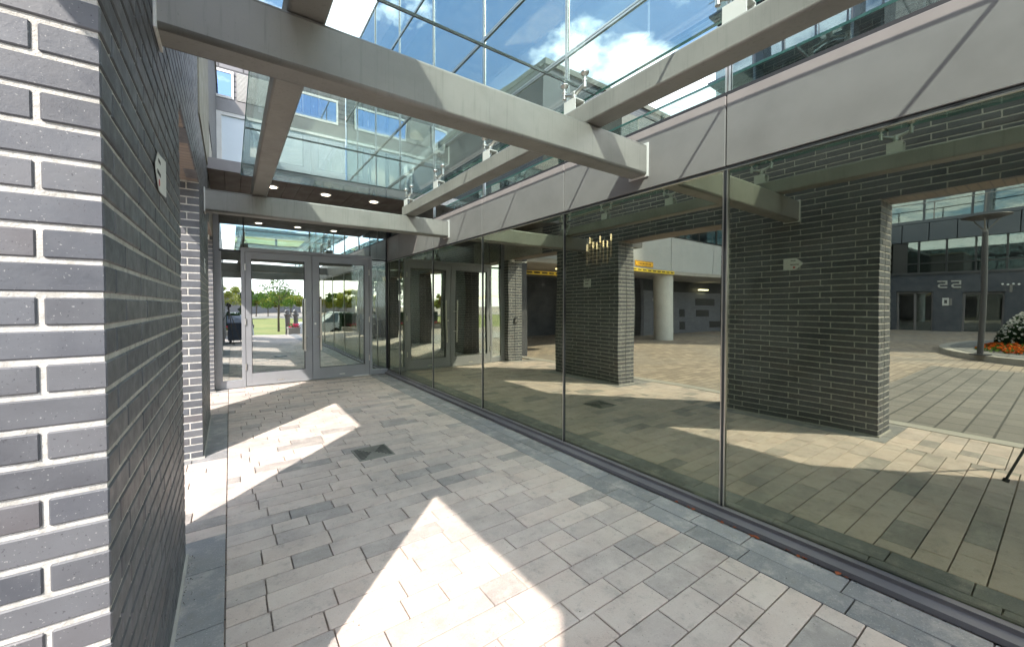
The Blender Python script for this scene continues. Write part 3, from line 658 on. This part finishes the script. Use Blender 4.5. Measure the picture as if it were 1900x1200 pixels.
# bin and bollard near the camera
t = thing('storage_bin', 'large navy bin with a sloping lid, mirrored in the left side glass', 'bin', (.15, -1.5, 0))
F = MB(); F.prism([(-1.9, .10), (-1.25, .10), (-1.22, .70), (-1.92, .94)], 'X', -.12, .66); F.build('body', M['navy'], t, fix=True)
F = MB(); F.prism([(-1.96, .955), (-1.19, .705), (-1.19, .735), (-1.96, .99)], 'X', -.15, .69); F.build('lid', M['navy'], t, fix=True)
for x in (-.05, .6):
    F = MB(); F.tube((x, -1.85, .07), (x + .05, -1.85, .07), .07, seg=16); F.build('wheel', M['tyre'], t)
F = MB(); F.box(-.08, -.03, -1.32, -1.28, 0, .11); F.box(.58, .63, -1.32, -1.28, 0, .11); F.build('foot', M['black'], t)
t = thing('bollard', 'short black bollard with a silver ring, mirrored beside the doors', 'bollard', (.42, -.45, 0))
F = MB(); F.tube((.42, -.45, 0), (.42, -.45, .88), .07, seg=20); F.build('post', M['black'], t)
F = MB(); F.tube((.42, -.45, .60), (.42, -.45, .63), .073, seg=20); F.lathe((.42, -.45, .88), [(.075, 0), (.075, .02), (.05, .05), (0, .06)], 20); F.build('ring', M['silver'], t)

# ------------------------------------------------------------------ foliage helpers
def leaves(mb, c, rad, n, s, mi=0, shell=.45, squash=1.0):
    for _ in range(n):
        while True:
            v = Vector((random.uniform(-1, 1), random.uniform(-1, 1), random.uniform(-1, 1)))
            if shell < v.length < 1: break
        p_ = Vector(c) + Vector((v.x * rad[0], v.y * rad[1], v.z * rad[2]))
        u = Vector((random.gauss(0, 1), random.gauss(0, 1), random.gauss(0, 1))).normalized(); w = u.orthogonal().normalized(); k = s * random.uniform(.6, 1.3)
        mb.add([p_ - u * k, p_ + w * k * .5, p_ + u * k, p_ - w * k * .5], [(0, 1, 2, 3)], mi)
def make_tree(name, label, loc, h, r, lm, n=900, s=.09, seed=0, conifer=False, clumps=16, group=None, ls=.2):
    random.seed(seed); t = thing(name, label, 'tree', loc, group); b = Vector(loc)
    k = MB(); k.tube(b, b + Vector((.03, .02, h * .45)), .045 * h / 4 + .03, .03 * h / 4 + .02, 8); tips = []
    for i in range(9):
        a = i * 2.4; z = h * (.28 + .06 * i); d_ = Vector((math.cos(a) * r * .7, math.sin(a) * r * .7, h * .18)); k.tube(b + Vector((.02, .01, min(z, h * .45))), b + Vector((0, 0, z)) + d_, .025, .008, 5); tips.append(b + Vector((0, 0, z)) + d_)
    k.tube(b + Vector((.03, .02, h * .45)), b + Vector((0, 0, h * .9)), .04, .01, 6)
    k.build('trunk', M['bark'], t)
    c = MB()
    for i in range(clumps):
        if conifer: f = i / clumps; q = b + Vector((random.uniform(-1, 1) * r * .35 * (1 - f), random.uniform(-1, 1) * r * .35 * (1 - f), h * (.12 + .85 * f))); rr = r * (1.05 - f) * .8 + .1
        else:
            a = random.uniform(0, 6.28); e = random.uniform(-.6, 1); q = b + Vector((math.cos(a) * r * .75 * math.sqrt(max(0, 1 - e * e * .8)), math.sin(a) * r * .75 * math.sqrt(max(0, 1 - e * e * .8)), h * .62 + e * h * .30)); rr = r * random.uniform(.22, .46)
        leaves(c, q, (rr, rr, rr * .75), n // clumps, s, 0, .2)
    c.build('crown', lm, t); return t
# street tree on the lawn, seen mirrored in the left door
make_tree('broadleaf_tree', 'young green street tree on the lawn, mirrored in the left door', (3.0, -17.5, -.6), 4.5, 1.45, M['lgreen'], 1500, .08, 3, clumps=30)
make_tree('broadleaf_tree', 'dark leafy tree mirrored in the narrow glass between door and corner', (-3.3, -10.5, -.6), 5.2, 1.5, M['ldark'], 3200, .085, 5, clumps=26)
defs = [('leafy yellow-green tree', M['lyel']), ('leafy green tree', M['lgreen']), ('rust-tinged small tree', M['lor']), ('slim dark conifer', M['ldark'])]
random.seed(21); spots = []
for i in range(44): spots.append((-34 + i * 1.75 + random.uniform(-.6, .6), -46.5 - random.uniform(0, 9)))
protos = {}
places = ['at the far left of the row', 'left of the bin', 'behind the bin', 'left of the street tree', 'behind the street tree', 'right of the street tree', 'above the parked car', 'behind the hedge', 'at the far right of the row']
for i, (x, y) in enumerate(spots):
    kk = (0, 0, 1, 0, 2, 0, 3, 0, 3, 1, 0, 0)[i % 12]; hh = random.uniform(3.0, 5.0)
    lb = '%s on the far edge of the lawn' % defs[kk][0]
    if kk not in protos:
        st_ = random.getstate(); protos[kk] = make_tree(('broadleaf_tree', 'broadleaf_tree', 'small_tree', 'conifer_tree')[kk], lb, (x, y, -.55), 4.0, (1.7, 1.6, 1.2, .75)[kk], defs[kk][1], 1500, .17, 40 + kk, kk == 3, group=defs[kk][0] + 's beyond the lawn'); random.setstate(st_)
    else:
        src = protos[kk]; o = dup(src, (x, y, -.55), lb, random.uniform(0, 6), hh / 4.0)
# hedge with pink flowers and low wall, planter, two-outlet standpipe
def soft(name, label, cat, box, leafm, n, s, base=None, flowers=None, fn=0, fs=.03):
    x0, x1, y0, y1, z0, z1 = box; c = ((x0 + x1) / 2, (y0 + y1) / 2, (z0 + z1) / 2); t = thing(name, label, cat, (c[0], c[1], z0)); mb = MB()
    for _ in range(n):
        v = [random.uniform(-1, 1) for _ in range(3)]; k = random.randrange(3); v[k] = math.copysign(random.uniform(.75, 1.0), v[k])
        p_ = Vector((c[0] + v[0] * (x1 - x0) / 2, c[1] + v[1] * (y1 - y0) / 2, c[2] + v[2] * (z1 - z0) / 2)); u = Vector((random.gauss(0, 1), random.gauss(0, 1), random.gauss(0, 1))).normalized(); w = u.orthogonal().normalized()
        mb.add([p_ - u * s, p_ + w * s * .5, p_ + u * s, p_ - w * s * .5], [(0, 1, 2, 3)])
    mb.box(x0 + .06, x1 - .06, y0 + .06, y1 - .06, z0, z1 - .06); mb.build('foliage', leafm, t)
    if flowers:
        mb = MB()
        for _ in range(fn):
            p_ = Vector((random.uniform(x0, x1), random.uniform(y0, y1), z1 - random.uniform(-.03, (z1 - z0) * .5)))
            for q in range(3):
                u = Vector((random.gauss(0, 1), random.gauss(0, 1), random.gauss(0, 1))).normalized(); w = u.orthogonal().normalized()
                mb.add([p_ - u * fs, p_ + w * fs, p_ + u * fs, p_ - w * fs], [(0, 1, 2, 3)])
        mb.build('flowers', flowers, t)
    return t
random.seed(9)
soft('clipped_hedge', 'dark clipped hedge behind pink flowers, mirrored in the right door', 'hedge', (-5.5, .35, -7.4, -6.5, -.5, 1.05), M['ldark'], 4500, .05)
soft('flower_bed', 'strip of bright pink flowers in front of the clipped hedge', 'flower bed', (-5.5, .0, -6.4, -5.9, -.1, .36), M['lgreen'], 1200, .04, flowers=M['fpink'], fn=900, fs=.035)
F = MB(); F.cbox(-5.6, .5, -5.86, -5.66, -.1, .22, .01); tag(F.build('low_wall', M['conc']), 'low concrete kerb wall edging the pink flowers', 'low wall')
t = thing('planter', 'low white concrete planter with pink flowers at the walkway end', 'planter', (2.45, -6.2, 0))
F = MB(); F.cbox(2.40, 2.90, -6.8, -6.2, -.4, .22, .012); F.cbox(2.37, 2.93, -6.83, -6.17, .22, .27, .01); F.build('trough', M['conc'], t)
F = MB()
for _ in range(150):
    p_ = Vector((random.uniform(2.43, 2.87), random.uniform(-6.75, -6.25), random.uniform(.27, .44))); u = Vector((random.gauss(0, 1), random.gauss(0, 1), random.gauss(0, 1))).normalized(); w = u.orthogonal().normalized(); F.add([p_ - u * .04, p_ + w * .04, p_ + u * .04, p_ - w * .04], [(0, 1, 2, 3)], random.choice((0, 0, 1)))
F.build('flowers', [M['fpink'], M['lgreen']], t)
t = thing('standpipe', 'grey standpipe with two capped outlets behind the white planter', 'standpipe', (2.3, -7.5, -.4))
for x in (2.50, 2.86): F = MB(); F.tube((x, -7.5, -.4), (x, -7.5, .80), .10, .11, 14); F.lathe((x, -7.5, .80), [(.13, 0), (.16, .03), (.16, .1), (.10, .12), (.12, .2), (.1, .3), (0, .33)], 16); F.build('pipe', M['fascia'], t)

# ------------------------------------------------------------------ parked cars
def make_car(label, loc, rz):
    t = thing('parked_car', label, 'car', (0, 0, 0), 'cars parked on the road'); L_, Wd = 4.6, 1.8
    side = [(-2.3, .35), (-2.28, .85), (-2.1, .98), (-1.0, 1.02), (1.55, 1.04), (2.2, .98), (2.3, .6), (2.28, .32), (1.8, .28), (-1.9, .28)]
    b = MB(); b.prism([(x, z) for x, z in side], 'Y', -.9, .9); body = b.build('body', M['carw'], t, fix=True)
    me = body.data; bm = bmesh.new(); bm.from_mesh(me); bmesh.ops.bevel(bm, geom=list(bm.edges), offset=.05, segments=2, affect='EDGES'); bm.to_mesh(me); bm.free()
    b = MB(); bot = [(-1.05, 1.0), (2.1, 1.0)]; cab = [(-1.15, 1.0), (-.35, 1.55), (1.5, 1.58), (2.15, 1.0)]
    n = 4; vs = [(x, -.86 if z < 1.1 else -.68, z) for x, z in cab] + [(x, .86 if z < 1.1 else .68, z) for x, z in cab]
    b.add(vs, [(0, 1, 2, 3), (7, 6, 5, 4), (0, 4, 5, 1), (1, 5, 6, 2), (2, 6, 7, 3), (3, 7, 4, 0)]); b.build('window_band', M['carg'], t, fix=True)
    b = MB(); b.cbox(-.40, 1.56, -.70, .70, 1.55, 1.62, .03)
    for x0, z0_, x1, z1_ in ((-1.15, 1.0, -.35, 1.57), (.45, 1.0, .45, 1.57), (1.30, 1.0, 1.22, 1.57), (2.15, 1.0, 1.5, 1.58)):
        for s in (-1, 1): b.tube((x0, s * .87, z0_), (x1, s * .70, z1_), .035, seg=6)
    b.build('roof', M['carw'], t)
    for x in (-1.45, 1.45):
        for s in (-1, 1):
            b = MB(); b.tube((x, s * .72, .33), (x, s * .91, .33), .33, seg=22); wl = b.build('wheel', M['tyre'], t)
            b = MB(); b.tube((x, s * .90, .33), (x, s * .925, .33), .20, seg=18); b.build('rim', M['silver'], wl)
    for s in (-1, 1):
        b = MB(); b.cbox(-2.31, -2.22, s * .62 - .18, s * .62 + .18, .70, .84, .01); b.build('headlight', M['white'], t)
        b = MB(); b.cbox(2.22, 2.31, s * .68 - .12, s * .68 + .12, .78, .95, .01); b.build('tail_light', M['fascia'], t)
        b = MB(); b.cbox(-.75, -.6, s * .98 - .09, s * .98 + .09, .98, 1.10, .02); b.build('mirror', M['carw'], t)
    t.location = loc; t.rotation_euler = (0, 0, rz); return t
c1 = make_car('white car partly hidden behind the navy bin, mirrored in the side glass', (-1.25, -9.6, -.62), 0)
dup(c1, (5.3, -9.6, -.62), 'white car parked beside the standpipe, mirrored in the doors', 0)

# ------------------------------------------------------------------ courtyard: wing over the passage
YW = 8.6
t = thing('passage_wing', 'grey panelled building wing bridging the passage over a round column', 'building', (-10, 10, 0))
F = MB()
for a, b_ in ((-1.0, -3.6), (-3.62, -6.2), (-6.22, -8.73), (-8.76, -11.9), (-11.93, -15.0), (-15.03, -18.0), (-18.03, -31)): F.cbox(b_, a, YW, YW + .06, 2.76, 3.98, .004)
F.build('panel', m_paint('mid_grey_panel', (.44, .45, .46), .5, .04, False), t)
F = MB(); F.box(-31, -1.0, YW - .10, YW + 2.6, 2.62, 2.74); F.box(-31, XO, YW + .06, 14, 2.74, 2.9); F.build('slab', M['conc'], t)
F = MB(); F.box(-31, -1.0, YW + .02, YW + .05, 4.0, 6.4); F.build('glazing', M['winglass'], t)
F = MB()
for x in np.arange(-31, -1, 1.45): F.box(x - .03, x + .03, YW - .01, YW + .02, 4.0, 6.4)
F.box(-31, -1, YW - .012, YW + .018, 3.985, 4.03); F.box(-31, -1, YW - .012, YW + .018, 6.36, 6.45); F.build('window_frame', M['dark'], t)
F = MB(); F.box(-31, -6.2, YW + .06, YW + 5, 6.45, 6.7); F.box(-31, -6.2, YW + .3, YW + .4, 2.9, 6.4); F.build('roof', M['fascia'], t)
F = MB(); F.box(-31, -9.9, 10.6, 10.8, -.02, 2.1); F.box(-31, -9.9, 10.62, 10.8, 2.1, 2.62, 1); F.build('back_wall', [M['brYd'], M['dark']], t)
F = MB(); F.box(-9.9, -1.5, 13.8, 14.0, -.02, 2.8); F.box(-9.9, -9.7, 10.6, 13.8, -.02, 2.7); F.box(-1.5, -1.3, 8.7, 14, -.02, 2.8); F.box(-1.5, XO, 8.45, 8.6, -.02, 2.7); F.build('passage_wall', m_brickproc('passage_dark_brick', 'Y', (.03, .032, .04), (.04, .042, .052), (.05, .05, .06)), t)
for x0, x1, z0, z1 in ((-11.3, -11.0, 1.43, 1.85), (-11.3, -11.0, .80, 1.20), (-13.2, -12.75, .80, 1.20), (-13.2, -12.75, .15, .55), (-16.2, -14.3, 1.43, 1.80), (-15.6, -14.35, .82, 1.18), (-17.0, -15.65, .20, .55)):
    F = MB(); F.box(x0, x1, 10.575, 10.605, z0, z1); F.build('wall_opening', M['ink'], t)
F = MB(); F.box(-10.75, -10.55, 10.59, 10.602, 1.60, 1.75); F.build('wall_plate', M['paper'], t)
t = thing('round_column', 'thick pale round column carrying the wing beside the passage', 'column', (-8.85, 9.0, 0))
F = MB(); F.tube((-8.85, 9.0, -.02), (-8.85, 9.0, 2.62), .36, seg=40); F.build('shaft', M['colu'], t)
t = thing('caution_sign', 'orange caution board with black edge stripes above the passage entry', 'sign', (-7, YW, 2.9))
F = MB(); F.box(-7.58, -6.60, YW - .03, YW - .004, 2.82, 3.01); F.build('board', M['orange'], t)
F = MB()
for k in range(12):
    x = -7.55 + k * .08; F.box(x, x + .035, YW - .034, YW - .031, 2.975, 3.005); F.box(x, x + .035, YW - .034, YW - .031, 2.825, 2.85)
for k in range(9): F.box(-7.45 + k * .08, -7.41 + k * .08, YW - .034, YW - .031, 2.885, 2.935)
F.build('stripe', M['ink'], t)
t = thing('clearance_strip', 'yellow and black height strip along the slab edge under the orange board', 'sign', (-7.5, YW - .1, 2.7))
F = MB(); F.box(-8.75, -4.0, YW - .125, YW - .102, 2.625, 2.735); F.build('strip', M['yellow'], t)
F = MB()
for k in range(17): x = -8.7 + k * .275; F.box(x, x + .19, YW - .129, YW - .126, 2.66, 2.70)
F.build('lettering', M['ink'], t)
t = thing('clearance_bar', 'yellow height bar with black marks hanging deep in the passage', 'sign', (-3.5, 10, 2.5))
F = MB(); F.box(-4.6, -2.4, 10, 10.04, 2.45, 2.56); F.build('bar', M['yellow'], t)
F = MB()
for k in range(7): x = -4.5 + k * .30; F.box(x, x + .22, 9.994, 9.999, 2.48, 2.53)
F.build('lettering', M['ink'], t)
t = thing('passage_light', 'long lit fitting on the passage ceiling above the yellow bar', 'light', (-4, 9.5, 2.6))
F = MB(); F.box(-4.7, -3.5, 9.35, 9.5, 2.585, 2.615); F.build('diffuser', mat('fluorescent', (1, .9, .6), .4, emit=(1, .80, .42), es=2.2), t)
t = thing('passage_light', 'small lit ceiling fitting beyond the round column', 'light', (-14.8, 10.2, 2.3))
F = MB(); F.box(-15.2, -14.4, 10.40, 10.52, 2.22, 2.28); F.build('diffuser', mat('fluorescent_dim', (1, .9, .6), .4, emit=(1, .9, .62), es=2), t)
t = thing('door_sign', 'grey notice boards beside the dark passage door', 'sign', (-2.8, 13.7, 1.8))
F = MB(); F.box(-4.0, -3.45, 13.76, 13.79, 1.75, 2.45); F.build('board', M['fascia'], t)
F = MB(); F.tube((-3.8, 13.79, 1.35), (-3.8, 13.76, 1.35), .24, seg=20); F.build('disc', M['fascia'], t)

# ------------------------------------------------------------------ courtyard: building with number 55
XB = -31
t = thing('apartment_tower', 'dark navy apartment tower across the courtyard with number 55 over its doors', 'building', (XB - 6, 2, 0))
F = MB()
def wallseg(y0, y1, z0, z1): F.box(XB - .4, XB, y0, y1, z0, z1)
wallseg(6.56, 8.5, -.02, 3.33); wallseg(3.80, 5.0, -.02, 3.33); wallseg(-15, 2.2, -.02, 3.33); wallseg(5.0, 6.56, 2.32, 3.33); wallseg(2.2, 3.80, 2.25, 3.33)
F.build('brick_base', M['brX'], t)
F = MB(); F.box(XB - 1.6, XB - 1.5, 2.0, 6.8, 0, 2.4); F.build('lobby_back', M['inter'], t)
for y0, y1, zt in ((5.0, 6.56, 2.30), (2.2, 3.80, 2.22)):
    F = MB(); F.box(XB - .28, XB - .22, y0, y0 + .09, 0, zt); F.box(XB - .28, XB - .22, y1 - .09, y1, 0, zt); F.box(XB - .28, XB - .22, (y0 + y1) / 2 - .05, (y0 + y1) / 2 + .05, 0, zt); F.box(XB - .28, XB - .22, y0 + .09, y1 - .09, zt - .1, zt - .002); d_ = F.build('door', M['sill'], t)
    F = MB(); F.box(XB - .26, XB - .25, y0 + .09, y1 - .09, 0, zt - .1); F.build('pane', M['winglass'], d_)
F = MB(); F.box(XB - .4, XB + .08, -15, 19, 3.33, 3.45); F.build('ledge', M['lampgrey'], t)
F = MB(); F.box(XB - .2, XB - .15, -15, 19, 3.45, 5.38); F.build('glazing', M['winglass'], t)
F = MB(); F.box(XB - .5, XB - .21, -15, 19, 3.45, 5.38); F.build('glazing_backing', M['inter'], t)
F = MB()
for k in range(29): y = 5.62 + 1.15 * (k - 17); F.box(XB - .15, XB - .06, y - .04, y + .04, 3.45, 5.38)
F.box(XB - .151, XB - .08, -15, 19, 3.98, 4.06); F.build('window_frame', M['dark'], t)
F = MB(); F.box(XB - .14, XB - .06, 6.1, 8.5, 3.46, 5.37); F.build('dark_panel', M['ink'], t)
F = MB()
y = 19.0
while y > -15: F.cbox(XB - .2, XB + .02, y - 1.13, y - .02, 5.40, 6.55, .005); y -= 1.15
F.build('slate_panel', M['bluepanel'], t)
fl = MB(); gl = MB(); rl = MB(); pn = MB()
for k in range(12):
    z = 6.6 + k * 2.95
    fl.box(XB - 2.0, XB + .0, -15, 19, z - .02, z + .18)
    gl.box(XB - 1.5, XB - 1.45, -15, 19, z + .18, z + 2.9)
    for j in range(17):
        y = -15 + j * 2
        rl.box(XB - .06, XB - .02, y, y + .05, z + .18, z + 1.25); pn.box(XB - 1.45, XB - 1.38, y + .6, y + .7, z + .18, z + 2.9); 
        if j % 3 == 0: pn.box(XB - 1.5, XB - .05, y - .1, y + .1, z + .18, z + 2.9)
    rl.box(XB - .07, XB - .01, -15, 19, z + 1.25, z + 1.30)
fl.build('balcony_slab', M['bluepanel'], t); gl.build('upper_glazing', M['winglass'], t); rl.build('balcony_rail', M['fascia'], t); pn.build('fin_wall', M['bluepanel'], t)
F = MB(); F.box(XB - 14, XB - 1.51, -15, 19, 0, 42); F.build('tower_core', M['brX'], t)
# number 55: each digit built from bars and a bent bowl
def five(mb, y, z, h, x):
    """digit 5 read from +X side (left of the digit toward -Y); strokes as boxes"""
    w = h * .95; s = h * .16
    mb.box(x, x + .05, y, y + w, z + h - s, z + h); mb.box(x, x + .05, y, y + s, z + h * .5, z + h - s); mb.box(x, x + .05, y + s * .0, y + w * .72, z + h * .5 - s * .5, z + h * .5 + s * .4)
    n = 9; c = (y + w * .62, z + h * .25 + s * .25); r1 = h * .29; r0 = r1 - s
    for k in range(n):
        a0 = R(95 - 185 * k / n); a1 = R(95 - 185 * (k + 1) / n)
        P = [(c[0] + r * math.cos(a) * 1.15, c[1] + r * math.sin(a)) for r, a in ((r0, a0), (r1, a0), (r1, a1), (r0, a1))]
        mb.prism(P, 'X', x, x + .05)
    mb.box(x, x + .05, y, y + w * .62, z, z + s)
F = MB(); five(F, 3.87, 2.50, .42, XB + .01); five(F, 4.42, 2.50, .42, XB + .01); F.build('house_number', mat('number_grey', (.42, .42, .40), .4), t, fix=True)
F = MB(); F.box(XB, XB + .02, 4.35, 4.62, 1.50, 1.93); F.box(XB, XB + .02, 4.22, 4.33, 1.50, 1.90, 1); F.box(XB + .02, XB + .023, 4.42, 4.54, 1.62, 1.82, 2); F.build('wall_notice', [M['paper'], M['fascia'], M['ink']], t)
t = thing('wall_light', 'small bar of four round lights beside the right hand tower door', 'light', (XB, 2.0, 2.7))
for k in range(4): F = MB(); F.lathe((XB + .3, 1.72 + k * .19, 2.60 + .03 * (k % 2)), [(0, -.05), (.04, -.03), (.05, 0), (.04, .03), (0, .05)], 12); F.build('globe', M['white'], t)
F = MB(); F.box(XB + .02, XB + .3, 1.99, 2.01, 2.55, 2.57); F.box(XB + .29, XB + .31, 1.7, 2.31, 2.55, 2.57); F.box(XB, XB + .02, 1.95, 2.05, 2.2, 2.6); F.build('bar', M['fascia'], t)

# island with kerb, lamp post, flowers
cx_, cy__ = -15.5, -.6
def blob(cx0, cy0, rx, ry, n=48): return [(cx0 + rx * math.cos(2 * math.pi * k / n), cy0 + ry * math.sin(2 * math.pi * k / n)) for k in range(n)]
F = MB(); F.prism(blob(cx_, cy__, 5.6, 3.2), 'Z', -.02, .13); tag(F.build('kerb', M['conc'], fix=True), kind='structure')
F = MB(); F.prism(blob(cx_, cy__, 5.35, 2.95), 'Z', .131, .139); tag(F.build('island_paving', m_brickproc('island_setts', 'Z', (.20, .20, .20), (.24, .24, .235), (.08, .08, .08), .3, .3, .02), fix=True), kind='structure')
t = thing('street_lamp', 'dark grey street lamp with a flat disc head on the paved island', 'street lamp', (-11.1, 1.35, .13))
F = MB(); F.tube((-11.1, 1.35, .13), (-11.1, 1.35, 3.3), .062, .055, 18); F.tube((-11.1, 1.35, .13), (-11.1, 1.35, .16), .2, seg=18); F.build('post', M['lampgrey'], t)
F = MB(); F.lathe((-11.1, 1.35, 3.62), [(0, 0), (.26, .02), (.44, .08), (.44, .10), (.2, .14), (0, .15)], 28); F.build('lamp_head', M['lampgrey'], t)
F = MB()
for k in range(3): a = k * 2.1; F.tube((-11.1, 1.35, 3.3), (-11.1 + .25 * math.cos(a), 1.35 + .25 * math.sin(a), 3.63), .014, seg=6)
F.tube((-11.1, 1.35, 3.3), (-11.1, 1.35, 3.45), .05, .02, 12); F.build('stem', M['fascia'], t)
def mound(name, label, cx0, cy0, rx, ry, z0, h, leafm, n, s, fm, fn, fs):
    t = thing(name, label, 'flowers', (cx0, cy0, z0)); mb = MB(); fb = MB()
    for i in range(n + fn):
        a = random.uniform(0, 6.28); e = math.sqrt(random.random()); zz_ = h * math.sqrt(max(0, 1 - e * e)) * random.uniform(.82, 1.1)
        p_ = Vector((cx0 + rx * e * math.cos(a), cy0 + ry * e * math.sin(a), z0 + zz_ * (1 if i >= n else random.uniform(.5, 1))))
        for q in range(1 if i < n else 4):
            u = Vector((random.gauss(0, 1), random.gauss(0, 1), random.gauss(0, 1))).normalized(); w = u.orthogonal().normalized(); k = s if i < n else fs; tgt = mb if i < n else fb
            tgt.add([p_ - u * k, p_ + w * k * (.5 if i < n else .8), p_ + u * k, p_ - w * k * (.5 if i < n else .8)], [(0, 1, 2, 3)])
    mb.lathe((cx0, cy0, z0), [(min(rx, ry) * .8, 0), (min(rx, ry) * .7, h * .4), (min(rx, ry) * .3, h * .75), (0, h * .8)], 16); mb.build('foliage', leafm, t); fb.build('blossom', fm, t)
random.seed(4)
mound('flower_mound', 'tall mound of white blossom over dark leaves in the island bed', -14.3, .35, 1.5, 1.0, .14, 1.15, M['ldark'], 4200, .07, M['fwhite'], 800, .04)
mound('flower_strip', 'low band of orange and red flowers edging the white mound', -13.7, .30, 2.1, 1.35, .14, .26, M['lgreen'], 1800, .05, M['forange'], 700, .045)
# far pale building beyond the lawn
t = thing('warehouse', 'low grey warehouse with a blue wall mark far beyond the lawn', 'building', (10, -95, 0))
F = MB(); F.prism([(-22, -.6), (14, -.6), (14, 3.9), (6, 4.5), (-22, 2.4)], 'Y', -100, -90); F.build('wall', m_paint('warehouse_cladding', (.22, .21, .22), .7, .05, False), t, fix=True)
F = MB(); F.box(5.0, 6.6, -89.98, -89.9, 2.0, 3.2); F.build('blue_mark', mat('blue_mark', (.05, .25, .5), .5), t)
random.seed(31)
